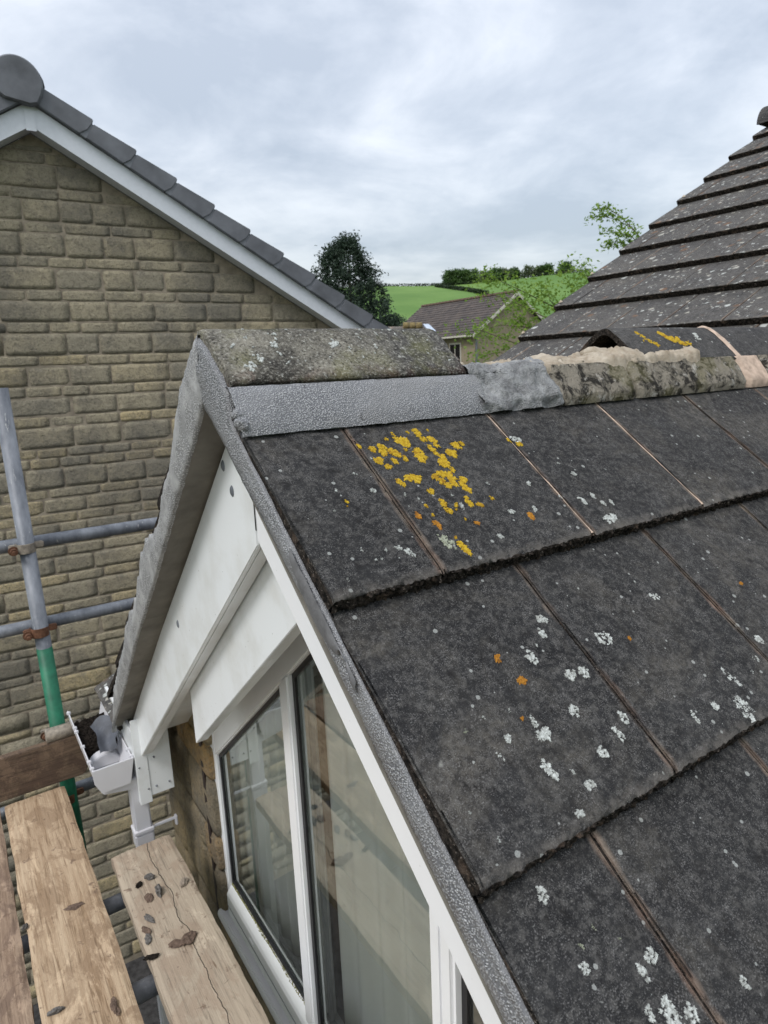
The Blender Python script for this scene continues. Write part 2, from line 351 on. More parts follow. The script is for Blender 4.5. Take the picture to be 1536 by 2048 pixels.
M['bark'] = plain('bark', (.07, .055, .04), .9, .2, nsc=8)
def field():
    k = N('pasture', .9, .15)
    c = k.mix(k.step(k.noise(.02, 6, .6), .4, .6), (.085, .165, .038), (.125, .215, .055))
    c = k.mix(k.math('MULTIPLY', k.step(k.noise(.6, 5, .7), .45, .6), .3), c, (.07, .13, .03))
    ln = k.n('ShaderNodeVectorMath', operation='LENGTH'); k.l(k.pos, ln.inputs[0])
    c = k.mix(k.step(ln.outputs['Value'], 58, 48), c, k.mix(k.step(k.noise(.5, 6), .4, .6), (.10, .095, .085), (.16, .15, .13))); k.color(c); return k.done()
M['field'] = field()
M['hedge'] = leafmat('dark_hedge', (.012, .022, .010), (.03, .05, .018), .15)
M['paving'] = plain('dark_wet_paving', (.035, .034, .034), .7, .4, var=.6, nsc=22, bump=.004)
def farroof():
    k = N('distant_brown_roof', .85, .2); c = k.mix(k.step(k.noise(1.4, 7, .7), .4, .62), (.062, .055, .055), (.105, .088, .08)); k.color(c); return k.done()
M['farroof'] = farroof()
M['farwall'] = plain('distant_rendered_stone', (.24, .205, .145), .9, .2, var=.15, nsc=3)
M['fartrim'] = plain('distant_cream_trim', (.50, .48, .42), .6, .3, var=.05)
M['skylight'] = plain('pale_skylight', (.42, .50, .62), .2, .6, var=.05)
M['chip_grey'] = plain('grey_mortar_chip', (.15, .14, .13), .85, .3, var=.5, nsc=120, bump=.004)
M['chip_tan'] = plain('tan_mortar_chip', (.30, .25, .20), .9, .2, var=.3, nsc=90, bump=.004)
M['chip_brown'] = plain('brown_mud_flake', (.15, .105, .08), .9, .2, var=.4, nsc=110, bump=.004)

# ---------------------------------------------------------------- mesh helpers
def link(name, me, mats, parent=None, smooth=False):
    for mt in (mats if isinstance(mats, (list, tuple)) else [mats]): me.materials.append(mt)
    if smooth: me.polygons.foreach_set('use_smooth', [True] * len(me.polygons))
    o = bpy.data.objects.new(name, me); COL.objects.link(o)
    if parent: o.parent = parent
    return o
def mesh(name, v, f, mats, parent=None, smooth=False, bevel=0.0, seg=2, mi=None, weld=False):
    me = bpy.data.meshes.new(name); me.from_pydata([tuple(p) for p in v], [], f); me.update()
    if mi: me.polygons.foreach_set('material_index', mi)
    bm = bmesh.new(); bm.from_mesh(me)
    if weld: bmesh.ops.remove_doubles(bm, verts=bm.verts, dist=1e-6)
    bmesh.ops.recalc_face_normals(bm, faces=bm.faces)
    if bevel: bmesh.ops.bevel(bm, geom=[e for e in bm.edges if len(e.link_faces) == 2 and e.calc_face_angle(0) > .5], offset=bevel, segments=seg, affect='EDGES', clamp_overlap=True)
    bm.to_mesh(me); bm.free()
    return link(name, me, mats, parent, smooth)
def hexa(p, base=0):
    return list(p), [[base + i for i in q] for q in ((0, 3, 2, 1), (4, 5, 6, 7), (0, 1, 5, 4), (1, 2, 6, 5), (2, 3, 7, 6), (3, 0, 4, 7))]
def box(name, a, b, mat, parent=None, bevel=0.0, f=None):
    x0, y0, z0 = a; x1, y1, z1 = b
    p = [(x0, y0, z0), (x1, y0, z0), (x1, y1, z0), (x0, y1, z0), (x0, y0, z1), (x1, y0, z1), (x1, y1, z1), (x0, y1, z1)]
    if f: p = [f(*q) for q in p]
    v, fc = hexa(p); return mesh(name, v, fc, mat, parent, bevel=bevel)
def prism_x(name, poly, x0, x1, mat, parent=None, bevel=0.0, f=None):
    """extrude a polygon given in (y, z) from x0 to x1"""
    n = len(poly); v = [(x0, y, z) for y, z in poly] + [(x1, y, z) for y, z in poly]
    if f: v = [f(*q) for q in v]
    fc = [list(range(n)), list(range(2 * n - 1, n - 1, -1))] + [[i, (i + 1) % n, n + (i + 1) % n, n + i] for i in range(n)]
    return mesh(name, v, fc, mat, parent, bevel=bevel)
def prism_y(name, poly, y0, y1, mat, parent=None, bevel=0.0):
    n = len(poly); v = [(x, y0, z) for x, z in poly] + [(x, y1, z) for x, z in poly]
    fc = [list(range(n)), list(range(2 * n - 1, n - 1, -1))] + [[i, (i + 1) % n, n + (i + 1) % n, n + i] for i in range(n)]
    return mesh(name, v, fc, mat, parent, bevel=bevel)
def tube_data(pts, rad, seg=20, base=0, hollow=False):
    v = []; f = []; pts = [Vector(p) for p in pts]; rads = rad if isinstance(rad, (list, tuple)) else [rad] * len(pts)
    for i, p in enumerate(pts):
        d = (pts[min(i + 1, len(pts) - 1)] - pts[max(i - 1, 0)]).normalized()
        a = d.cross(Vector((0, 0, 1)) if abs(d.z) < .9 else Vector((1, 0, 0))).normalized(); b = d.cross(a)
        for k in range(seg):
            t = 2 * math.pi * k / seg; v.append(p + (a * math.cos(t) + b * math.sin(t)) * rads[i])
    for i in range(len(pts) - 1):
        for k in range(seg): f.append([base + i * seg + k, base + i * seg + (k + 1) % seg, base + (i + 1) * seg + (k + 1) % seg, base + (i + 1) * seg + k])
    f.append([base + k for k in range(seg - 1, -1, -1)]); f.append([base + (len(pts) - 1) * seg + k for k in range(seg)])
    return v, f
def tube(name, pts, rad, mat, parent=None, seg=20, bevel=0.0):
    v, f = tube_data(pts, rad, seg); o = mesh(name, v, f, mat, parent, smooth=False)
    me = o.data; me.polygons.foreach_set('use_smooth', [len(p.vertices) == 4 for p in me.polygons]); return o
def empty(name, loc=(0, 0, 0)):
    o = bpy.data.objects.new(name, None); COL.objects.link(o); o.empty_display_size = .1; o['_loc'] = 0; del o['_loc']; return o
def tag(o, label, cat, group=None, kind=None):
    if label: o['label'] = label
    if cat: o['category'] = cat
    if group: o['group'] = group
    if kind: o['kind'] = kind
    return o
def nz(x, y, z, s=1.0): return noise.noise(Vector((x * s + .371, y * s + .713 + z * .37, z * s * .731 + .127 + x * s * .19)))
def lerp_pts(pts, y):
    for (a, b), (c, d) in zip(pts, pts[1:]):
        if (a <= y <= c) or (c <= y <= a): return b + (d - b) * (y - a) / (c - a) if c != a else b
    return pts[0][1] if abs(y - pts[0][0]) < abs(y - pts[-1][0]) else pts[-1][1]
def sm(a, b, x):
    t = min(max((x - a) / (b - a), 0), 1); return t * t * (3 - 2 * t)
def fbm(x, y, s, sd):
    return nz(x, y, sd, s) + .5 * nz(x, y, sd + 3, s * 2.3) + .25 * nz(x, y, sd + 7, s * 5)

ROOTS = []
def root(name, loc, label, cat, group=None):
    o = empty(name); tag(o, label, cat, group); ROOTS.append((o, Vector(loc))); return o

# ================================================================ SETTING
def ground_h(x, y):
    dx, dy = x - CAM.x, y - CAM.y; r = math.hypot(dx, dy); az = math.degrees(math.atan2(dy, dx))
    base = -5.6
    if r > 60:
        t = min((r - 60) / 270, 1.0); base += 42.8 * t ** 1.12 * (1 + .02 * math.sin(az * .35)) + (nz(x, y, 0, .012)) * 1.5 * t
    if r > 330: base -= (r - 330) * .10
    return max(base, -8)
v = []; f = []
rs = [0, 3, 6, 10, 16, 25, 40, 60, 80, 100, 130, 160, 190, 220, 250, 280, 300, 315, 330, 345, 380, 450, 600, 1200, 3000]; NA = 144
for r in rs:
    for k in range(NA):
        a = 2 * math.pi * k / NA; x = CAM.x + r * math.cos(a); y = CAM.y + r * math.sin(a); v.append((x, y, ground_h(x, y)))
for i in range(1, len(rs) - 1):
    for k in range(NA): f.append([i * NA + k, i * NA + (k + 1) % NA, (i + 1) * NA + (k + 1) % NA, (i + 1) * NA + k])
v.append((CAM.x, CAM.y, -5.6))
for k in range(NA): f.append([len(v) - 1, NA + k, NA + (k + 1) % NA])
tag(mesh('ground', v, f, M['field'], smooth=True), None, None, kind='structure')
pv = box('pavement', (-9, -8, -5.59), (9, 9.5, -5.56), M['paving']); pv['kind'] = 'structure'

# ================================================================ THE HOUSE WITH THE GABLED DORMER
H = root('house', (0.9, 0.15, -5.6), 'near house with stone wall, white gabled window and dark lichened tile roof under repair', 'house')
TH = math.atan(.8378); CS, SN = math.cos(TH), math.sin(TH)
YC = .155
def RP(x, s, h=0.0):            # right slope: x along the ridge, s down the slope, h out of it
    return Vector((x, -s * CS - h * SN, -s * SN + h * CS))
def LP(x, s, h=0.0):            # left slope mirrored about the ridge line, slightly steeper
    a = math.atan(.855); return Vector((x, 2 * YC + s * math.cos(a) + h * math.sin(a), -s * math.sin(a) + h * math.cos(a)))
G = .367; S0 = .3525; TW = .333; TT = .022; LAP = .055
FALL = .070                     # each tile lies a little flatter than the rafters

SURF = {}
def name_key(x0, st): return (round(x0 + .004 if x0 < 0 else x0, 3), round(st, 3))
def tile_mesh(name, P, x0, x1, s_top, s_tail, nx, ns, seed, rag=.003, thick=TT, fall=FALL, gap=.0016):
    """one flat interlocking tile with a ragged, chipped lower edge; P maps (x, s, h) to space"""
    rnd = random.Random(seed); v = []; uvs = []
    L = s_tail - s_top
    ss = [L * (i / (ns - 3)) for i in range(ns - 2)]; ss = ss[:-1] + [L - .016, L - .007, L]
    us = [0, .006] + [(x1 - x0) * i / nx for i in range(1, nx)] + [x1 - x0 - .006, x1 - x0]
    tilt = rnd.uniform(-.0006, .0006); dxh = rnd.uniform(-.0004, .0004)
    for i, ds in enumerate(ss):
        for j, du in enumerate(us):
            x = x0 + min(max(du, gap), x1 - x0 - gap); s = s_top + ds
            last = i == len(ss) - 1
            n_ = nz(x, s_tail, seed, 55) * .6 + nz(x, s_tail, seed, 150) * .5
            h = -(s_tail - s) * fall + tilt * (du / (x1 - x0)) + dxh + nz(x, s, seed, 9) * .0008
            if last: h -= .0035 + max(0, n_) * rag * 1.2; s += n_ * rag - .001
            elif i == len(ss) - 2: h -= .0008 + max(0, nz(x, s_tail, seed + 3, 90)) * .0015
            edge = min(du, x1 - x0 - du)
            if edge < .001: h -= .0022 + max(0, nz(s, x, seed, 60)) * .003
            v.append(P(x, s, h)); uvs.append(((x1 - x) if x0 < .001 else min(x - x0, x1 - x), s_tail - s))
    a, b = len(ss), len(us); f = []; mi = []
    for i in range(a - 1):
        for j in range(b - 1): f.append([i * b + j, (i + 1) * b + j, (i + 1) * b + j + 1, i * b + j + 1]); mi.append(0)
    # skirt: lower (tail) edge in three rows so that it looks broken, sides and underside
    base = len(v); rows = 5 if nx > 40 else 3
    for r in range(1, rows + 1):
        for j, du in enumerate(us):
            x = x0 + min(max(du, gap), x1 - x0 - gap); t = r / rows
            n_ = nz(x, t * 1.2, seed + 9, 70) * .55 + nz(x, t * 2.5, seed + 5, 170) * .6
            s = s_tail + n_ * rag * 2.0 + (.0035 if thick < .03 else -.004) * t; v.append(P(x, s, -thick * t + dxh)); uvs.append((.2, 0.0))
    top = (a - 1) * b
    for r in range(rows):
        o1 = top if r == 0 else base + (r - 1) * b; o2 = base + r * b
        for j in range(b - 1): f.append([o1 + j, o2 + j, o2 + j + 1, o1 + j + 1]); mi.append(1)
    # sides
    for j in (0, b - 1):
        sb = len(v)
        for i, ds in enumerate(ss):
            x = x0 + (gap if j == 0 else x1 - x0 - gap); s = s_top + ds - (.003 if i == a - 1 else 0)
            v.append(P(x, s, -(s_tail - s) * fall - thick + dxh)); uvs.append((.2, .2))
        for i in range(a - 1):
            q = [i * b + j, (i + 1) * b + j, sb + i + 1, sb + i]
            f.append(q if j else q[::-1]); mi.append(1)
    SURF[name_key(x0, s_tail)] = (lambda x, s: -(s_tail - s) * fall + tilt * ((x - x0) / (x1 - x0)) + dxh + nz(x, s, seed, 9) * .0008)
    me = bpy.data.meshes.new(name); me.from_pydata([tuple(p) for p in v], [], f); me.update()
    me.polygons.foreach_set('material_index', mi)
    ul = me.uv_layers.new(name='wear')
    for lp in me.loops: ul.data[lp.index].uv = uvs[lp.vertex_index]
    me.polygons.foreach_set('use_smooth', [m_ == 0 for m_ in mi])
    return me

# right slope, course by course: joints as in the photograph, broken bond
TILES = []      # (x0, x1, s_top_visible, s_tail, object)
row_j = [[0, .18, .51, .843, 1.176, 1.51, 1.84, 2.17], [0, .336, .665, .998, 1.33, 1.663, 1.996], [0, .179, .509, .842, 1.175, 1.508], [0, .336, .669, 1.002, 1.335], [0, .18, .513, .846, 1.18]]
for k, js in enumerate(row_j):
    st = S0 + k * G
    for j in range(len(js) - 1):
        x0, x1 = js[j], js[j + 1]
        fine_ = x0 < 1.2 and k < 4
        sd = k * 10 + j + 1
        me = tile_mesh('roof_tile', RP, x0 - (.004 if j == 0 else 0), x1, st - G - (LAP if k else .10), st, 110 if fine_ else 16, 22 if fine_ else 8, sd, rag=.0042, thick=.0255)
        o = link('roof_tile', me, [M['tile'], M['tile_edge']], H); TILES.append((x0, x1, st - G, st, o))
# packed grit and pinkish mortar in the side joints, a bead per joint
for k, js in enumerate(row_j[:4]):
    st = S0 + k * G
    for j in range(1, min(len(js) - 1, 5)):
        x = js[j]; v = []; f = []; n = 60; rnd = random.Random(k * 7 + j)
        wide = 1.0 if (k, j) in ((0, 2), (0, 3)) else .45
        for i in range(n + 1):
            s = st - G + .012 + (G - .016) * i / n; hh = -(st - s) * FALL
            w = (.0014 + max(0, nz(x, s, 3, 18)) * .005) * wide; up = -.0004 + nz(x, s, 8, 26) * .0030 * wide
            for du, dh in ((-w, -.0016), (-w * .4, up), (w * .5, up * .6 - .0006), (w, -.0016)): v.append(RP(x + du + nz(s, x, 2, 40) * .0012, s, hh + dh))
        for i in range(n):
            for q in range(3): f.append([i * 4 + q, i * 4 + q + 1, (i + 1) * 4 + q + 1, (i + 1) * 4 + q])
        mesh('joint_mortar', v, f, M['pink_mortar'] if wide == 1 else M['tile_edge'], TILES[[i for i, t in enumerate(TILES) if abs(t[0] - x) < .001 and abs(t[3] - st) < .001][0]][4], smooth=True)

# left slope: only its verge edge shows
for k in range(5):
    st = S0 + k * G
    for x0, x1 in ((.004, .336), (.336, .669), (.669, 1.0)):
        me = tile_mesh('roof_tile', lambda x, s, h: LP(x, s, h + .011), x0, x1, st - G - LAP, st, 16, 8, 200 + k * 3 + int(x0 * 3), rag=.006)
        link('roof_tile', me, [M['tile'], M['tile_edge']], H)
# roof deck under the tiles (dark underlay)
for nm, P in (('underlay', RP), ('underlay', LP)):
    v, f = hexa([P(.05, -.05, -.062), P(2.3, -.05, -.062), P(.45, 1.95, -.062), P(.05, 1.95, -.062), P(.05, -.05, -.056), P(2.3, -.05, -.056), P(.45, 1.95, -.056), P(.05, 1.95, -.056)])
    mesh(nm, v, f, M['void'], H)

# lichen rosettes on the right slope: (x, s, radius, kind)
LICH = [[0.274,0.073,0.0153,0],[0.267,0.053,0.005,0],[0.318,0.056,0.0091,0],[0.314,0.048,0.0052,0],[0.338,0.081,0.0111,0],[0.32,0.074,0.0071,0],[0.228,0.08,0.0091,0],[0.208,0.083,0.0081,0],[0.223,0.095,0.0091,0],[0.241,0.095,0.0101,0],[0.247,0.102,0.0081,0],[0.268,0.094,0.0051,0],[0.204,0.111,0.0091,0],[0.214,0.127,0.0071,0],[0.232,0.117,0.0071,0],[0.255,0.116,0.0071,0],[0.289,0.112,0.0151,0],[0.322,0.099,0.0081,0],[0.323,0.112,0.0071,0],[0.331,0.125,0.0091,0],[0.325,0.138,0.0132,0],[0.356,0.115,0.0111,0],[0.379,0.1,0.0101,0],[0.393,0.097,0.0062,0],[0.356,0.121,0.0081,0],[0.244,0.162,0.0143,0],[0.215,0.168,0.0081,0],[0.287,0.167,0.0091,0],[0.303,0.163,0.0101,0],[0.317,0.175,0.0133,0],[0.292,0.18,0.0071,0],[0.299,0.19,0.0081,0],[0.337,0.183,0.0091,0],[0.329,0.204,0.0102,0],[0.326,0.192,0.0062,0],[0.257,0.196,0.0071,0],[0.33,0.157,0.0061,0],[0.263,0.226,0.0081,0],[0.229,0.223,0.0042,0],[0.312,0.232,0.0091,0],[0.33,0.243,0.0071,0],[0.284,0.234,0.005,0],[0.263,0.244,0.0073,0],[0.278,0.244,0.0032,0],[0.229,0.245,0.0041,0],[0.281,0.266,0.003,0],[0.363,0.235,0.0051,0],[0.242,0.321,0.0114,0],[0.102,0.188,0.0041,0],[0.098,0.197,0.002,0],[0.18,0.047,0.0033,0],[0.186,0.072,0.0062,0],[0.247,0.063,0.0042,0],[0.299,0.052,0.0041,0],[0.343,0.051,0.0032,0],[0.525,0.117,0.0081,0],[0.507,0.104,0.006,0],[0.24,0.297,0.0033,0],[0.203,0.24,0.0071,1],[0.225,0.264,0.0083,1],[0.297,0.278,0.0051,1],[0.41,0.288,0.0081,1],[0.219,0.297,0.0153,3],[0.144,0.134,0.0051,2],[0.157,0.174,0.0061,2],[0.096,0.162,0.0052,2],[0.193,0.104,0.004,2],[0.525,0.103,0.0121,2],[0.587,0.213,0.0062,2],[0.576,0.18,0.0041,2],[0.551,0.279,0.0091,2],[0.584,0.273,0.007,2],[0.592,0.294,0.0061,2],[0.612,0.297,0.0071,2],[0.576,0.33,0.0153,2],[0.509,0.262,0.0061,2],[0.207,0.194,0.0042,2],[0.225,0.207,0.0042,2],[0.293,0.239,0.0062,2],[0.29,0.213,0.0041,2],[0.38,0.27,0.0062,2],[0.43,0.275,0.0061,2],[0.148,0.305,0.0093,2],[0.136,0.292,0.0061,2],[0.114,0.291,0.0042,2],[0.09,0.303,0.0033,2],[0.099,0.304,0.0033,2],[0.078,0.282,0.004,2],[0.321,0.312,0.0062,2],[0.464,0.217,0.0062,2],[0.378,0.2,0.004,2],[0.073,0.201,0.003,2],[0.032,0.325,0.0032,2],[0.206,0.532,0.0075,1],[0.193,0.492,0.0064,1],[0.169,0.577,0.0033,1],[0.434,0.534,0.0042,1],[0.772,0.519,0.0051,1],[0.389,0.519,0.0157,2],[0.246,0.507,0.0116,2],[0.29,0.48,0.0085,2],[0.285,0.551,0.0106,2],[0.31,0.553,0.0106,2],[0.251,0.595,0.0094,2],[0.184,0.605,0.013,2],[0.131,0.592,0.0066,2],[0.182,0.586,0.0073,2],[0.159,0.646,0.0118,2],[0.291,0.646,0.0085,2],[0.317,0.63,0.0085,2],[0.552,0.485,0.0102,2],[0.539,0.449,0.003,2],[0.416,0.429,0.0033,2],[0.56,0.648,0.0137,2],[0.643,0.641,0.0073,2],[0.687,0.617,0.0104,2],[0.533,0.695,0.0212,2],[0.484,0.672,0.0085,2],[0.433,0.673,0.0073,2],[0.307,0.71,0.0085,2],[0.198,0.682,0.0085,2],[0.188,0.661,0.0055,2],[0.611,0.655,0.0042,2],[0.108,0.607,0.0052,2],[0.308,0.458,0.0094,2],[0.267,0.493,0.0032,2],[0.167,0.711,0.0097,2],[0.161,0.702,0.0064,2],[0.13,0.712,0.0099,2],[0.031,0.647,0.0024,2],[0.046,0.684,0.0033,2],[0.075,0.75,0.0088,2],[0.153,0.851,0.0088,2],[0.132,0.858,0.0079,2],[0.134,0.895,0.0149,2],[0.073,0.824,0.0066,2],[0.241,0.921,0.0066,2],[0.155,0.909,0.0103,2],[0.112,0.885,0.0066,2],[0.247,0.656,0.0097,2],[0.158,0.561,0.0042,2],[0.119,0.556,0.0032,2],[0.084,0.564,0.0046,3],[0.083,0.806,0.0046,3],[0.109,0.8,0.0033,3],[0.131,0.822,0.0022,3]]
LNAME = ['yellow_lichen', 'orange_lichen', 'white_lichen', 'pale_lichen']
for i, (x, s, r, kd) in enumerate(LICH):
    own = None
    for (x0, x1, s0, s1, o) in TILES:
        if x0 <= x < x1 and s0 - .01 <= s < s1: own = o; st = s1; X0, X1 = x0, x1
    if own is None: continue
    s = min(s, st - r * .5 - .006)
    rnd = random.Random(i * 13 + 5); v = []; f = []
    el_ = rnd.uniform(.6, 1.25); sk_ = rnd.uniform(-.5, .5)
    sf = SURF[name_key(X0, st)]; hx = lambda xx, ss: sf(xx, ss)
    nb = 6 if r < .006 else (12 if kd in (0, 1) else 22)
    for q in range(nb):
        a0 = rnd.uniform(0, 6.283); d0 = 0 if q == 0 else r * rnd.uniform(.45, 1.0) * (.8 if kd < 2 else .85); br = r * (rnd.uniform(.30, .42) if kd < 2 else rnd.uniform(.10, .28)) * (1.7 if q == 0 else 1); nn = 26
        bx, bs = x + math.cos(a0) * d0 * el_ + math.sin(a0) * d0 * sk_, s + math.sin(a0) * d0 / el_; base = len(v)
        up0 = .0006 + .0003 * rnd.random(); v.append(RP(min(max(bx, X0 + .003), X1 - .003), min(bs, st - .004), hx(bx, min(bs, st - .004)) + up0))
        for fr_, up in ((.72, up0 + .0003), (1.0, -.0002)):
            for k in range(nn):
                a = 2 * math.pi * k / nn; lob = max(.35, 1 + .9 * nz(math.cos(a) * 2.0 + i, math.sin(a) * 2.0, q * 3.3) + .8 * nz(math.cos(a) * 5, math.sin(a) * 5, i + q) + .5 * nz(math.cos(a) * 10, math.sin(a) * 10, i + q))
                xx = min(max(bx + math.cos(a) * br * lob * fr_, X0 + .003), X1 - .003); sq = min(bs + math.sin(a) * br * lob * fr_, st - .004)
                v.append(RP(xx, sq, hx(xx, sq) + up))
        for k in range(nn):
            k2 = (k + 1) % nn; f += [[base, base + 1 + k, base + 1 + k2], [base + 1 + k, base + 1 + nn + k, base + 1 + nn + k2, base + 1 + k2]]
    mesh(LNAME[kd] + '_patch', v, f, M['lich%d' % kd], own)

# ---- ridge tiles
def ridge_prof(t, w=.118, drop=.98, off=0.0):
    y = (w + off * .8) * t; z = .03 - math.sqrt(.0009 + (drop * w * t) ** 2) + off * (1 - .25 * abs(t)); return y, z
def ridge_tile(name, x0, x1, mat, seed, z0=.142, cut0=0, cut1=0, dz=0.0):
    nx, nt_ = max(12, int((x1 - x0) * 130)), 30; v = []; f = []; mi = []
    for side, off in ((0, 0.0), (1, -.019)):
        for i in range(nx + 1):
            for j in range(nt_ + 1):
                t = -1 + 2 * j / nt_; y, z = ridge_prof(t, off=off)
                x = x0 + (x1 - x0) * i / nx
                if i == 0: x += nz(y, z, seed, 40) * .006 + cut0 * (t * .5)
                if i == nx: x += nz(y, z, seed + 4, 40) * .007
                e = (abs(t) > .99) * nz(x, 0, seed, 40) * .004
                b = nz(x, y, seed, 14) * .0018
                if i in (0, nx) and side == 0: z -= .003; 
                v.append((x, YC - y - (e if t > 0 else -e), z0 + z + b + dz * i / nx - (.003 if abs(t) > .99 and side == 0 else 0)))
    A = (nx + 1) * (nt_ + 1); ix = lambda s_, i, j: s_ * A + i * (nt_ + 1) + j
    for i in range(nx):
        for j in range(nt_):
            f.append([ix(0, i, j), ix(0, i, j + 1), ix(0, i + 1, j + 1), ix(0, i + 1, j)]); mi.append(0)
            f.append([ix(1, i, j), ix(1, i + 1, j), ix(1, i + 1, j + 1), ix(1, i, j + 1)]); mi.append(1)
    for j in range(nt_):
        f.append([ix(0, 0, j), ix(1, 0, j), ix(1, 0, j + 1), ix(0, 0, j + 1)]); mi.append(1)
        f.append([ix(0, nx, j), ix(0, nx, j + 1), ix(1, nx, j + 1), ix(1, nx, j)]); mi.append(1)
    for i in range(nx):
        for j in (0, nt_): f.append([ix(0, i, j), ix(0, i + 1, j), ix(1, i + 1, j), ix(1, i, j)]); mi.append(1)
    o = mesh(name, v, f, [mat, M['tile_edge'] if mat is M['ridge_dark'] else M['ridge_pale']], H, mi=mi)
    me = o.data; me.polygons.foreach_set('use_smooth', [p.material_index == 0 for p in me.polygons]); return o
rt1 = ridge_tile('ridge_tile', 0.0, .495, M['ridge_pale'], 3); rt1['label'] = 'pale mossy ridge tile above the gable end'
rt2 = ridge_tile('ridge_tile', 1.062, 1.50, M['ridge_dark'], 5, cut0=0); rt2['label'] = 'dark ridge tile with open end and yellow lichen'
rt3 = ridge_tile('ridge_tile', 1.514, 1.96, M['ridge_dark'], 7)
rt4 = ridge_tile('ridge_tile', 1.974, 2.40, M['ridge_dark'], 8)
for x in (1.507, 1.967):
    v = []; f = []; nn = 24
    for i in range(4):
        for j in range(nn + 1):
            t = -1.02 + 2.04 * j / nn; y, z = ridge_prof(t); xx = x + (-.011, -.004, .005, .012)[i] + nz(y, x, i, 30) * .006
            v.append((xx, YC - y, .142 + z + (.0005, .005, .004, .0005)[i] + nz(xx, y, 3, 60) * .003))
    for i in range(3):
        for j in range(nn): f.append([i * (nn + 1) + j, i * (nn + 1) + j + 1, (i + 1) * (nn + 1) + j + 1, (i + 1) * (nn + 1) + j])
    mesh('ridge_joint_mortar', v, f, M['pink_mortar'], H, smooth=True)

# lichen on the ridge tiles
def ridge_lichen(x, t, r, kd, parent, seed):
    rnd = random.Random(seed); nn = 30; v = []; f = []
    def P(dx, ds, up):
        tt = t + ds / .15; y, z = ridge_prof(tt, off=up); return (x + dx, YC - y, .142 + z)
    for q in range(10 if r > .008 else 4):
        a0 = rnd.uniform(0, 6.283); d0 = 0 if q == 0 else r * rnd.uniform(.3, .95); br = r * rnd.uniform(.18, .42); nn = 14; base = len(v); cx_, cy_ = math.cos(a0) * d0, math.sin(a0) * d0
        v.append(P(cx_, cy_, .0016))
        for fr, up in ((.7, .0016), (1, .0002)):
            for k in range(nn):
                a = 2 * math.pi * k / nn; lob = max(.35, 1 + .9 * nz(math.cos(a) * 2.4 + seed, math.sin(a) * 2.4, q)); v.append(P(cx_ + math.cos(a) * br * lob * fr, cy_ + math.sin(a) * br * lob * fr, up))
        for k in range(nn):
            k2 = (k + 1) % nn; f += [[base, base + 1 + k, base + 1 + k2], [base + 1 + k, base + 1 + nn + k, base + 1 + nn + k2, base + 1 + k2]]
    mesh(LNAME[kd] + '_patch', v, f, M['lich%d' % kd], parent)
for a in ((1.26, .42, .020, 0), (1.285, .50, .018, 0), (1.30, .60, .016, 0), (1.245, .35, .012, 0), (1.33, .62, .011, 0), (1.15, .30, .009, 0), (1.155, .42, .010, 0), (1.165, .52, .009, 0), (1.18, .60, .011, 0), (1.14, .52, .006, 0), (1.40, .42, .014, 2), (1.385, .5, .008, 2)):
    ridge_lichen(*a, rt2, int(a[0] * 1000))
rnd = random.Random(11)
for i in range(46):
    ridge_lichen(rnd.uniform(.03, .47), rnd.uniform(.05, .8), rnd.uniform(.002, .005) if i > 7 else rnd.uniform(.006, .010), 2, rt1, 500 + i)

def chunks(name, spots, mat, parent, label=None, lf=1.3):
    v = []; f = []
    bm0 = bmesh.new(); bmesh.ops.create_icosphere(bm0, subdivisions=3, radius=1.0); V0 = [p.co.copy() for p in bm0.verts]; F0 = [[q.index for q in p.verts] for p in bm0.faces]; bm0.free()
    for i, (x, y, z, r, fl) in enumerate(spots):
        b_ = len(v)
        for q in V0:
            s_ = i * 7.3; d = 1 + .55 * nz(q.x, q.y, q.z + s_, lf) + .28 * nz(q.x + s_, q.y, q.z, 3.1) + .16 * nz(q.x, q.y + s_, q.z, 7.5)
            d = min(d, 1.25); v.append((x + q.x * d * r, y + q.y * d * r, z + q.z * d * r * fl))
        f += [[b_ + k for k in t] for t in F0]
    o = mesh(name, v, f, mat, parent, smooth=True)
    if label: o['label'] = label
    return o
# ---- bedding under the ridge
def ribbon(name, rows, mat, parent=None, jit=.0015, seed=1, js=30, smooth=True, label=None):
    v = []; f = []; nn = len(rows[0])
    for r in rows:
        for p in r:
            p = Vector(p); d = Vector((nz(p.x, p.y, p.z + seed, js), nz(p.y, p.z, p.x + seed, js), nz(p.z, p.x, p.y + seed * 2, js))) * jit; v.append(p + d)
    for i in range(len(rows) - 1):
        for j in range(nn - 1): f.append([i * nn + j, i * nn + j + 1, (i + 1) * nn + j + 1, (i + 1) * nn + j])
    o = mesh(name, v, f, mat, parent, smooth=smooth)
    if label: o['label'] = label
    return o
rows = []
for i in range(120):
    x = -.004 + .515 * i / 119; e = nz(x, 0, 4, 22) * .004; g = nz(x, 3, 4, 12) * .003
    rows.append([(x, .055, .045), (x, .044, .046), (x, .034 + g, .045), (x, .024 + g, .034), (x, .013 + g, .018), (x, .002 + e, .002), (x, -.007 + e, -.016), (x, -.010 + e, -.030)])
ribbon('ridge_bedding', rows, M['mortar_new'], H, .0012, 2, 60, label='fresh pebbly silver mortar under the first ridge tile')
# thin slurry smear where the bedding meets the tiles
rows = []
for i in range(100):
    x = -.003 + .53 * i / 99; w = .010 + .010 * nz(x, 1, 1, 9)
    rows.append([RP(x, .003, -.008), RP(x, .008 + w * .3, -(S0 - .01) * FALL + .0035), RP(x, .012 + w, -(S0 - w) * FALL + .0004)])
ribbon('mortar_smear', rows, plain('grey_slurry', (.12, .125, .135), .6, .4, var=.35, nsc=30), H, .0006, 5, 60)
chunks('mortar_smear', [(.002, .000, -.012, .013, .8), (.000, .012, .004, .010, .9)], M['mortar_new'], H)['kind'] = 'stuff'
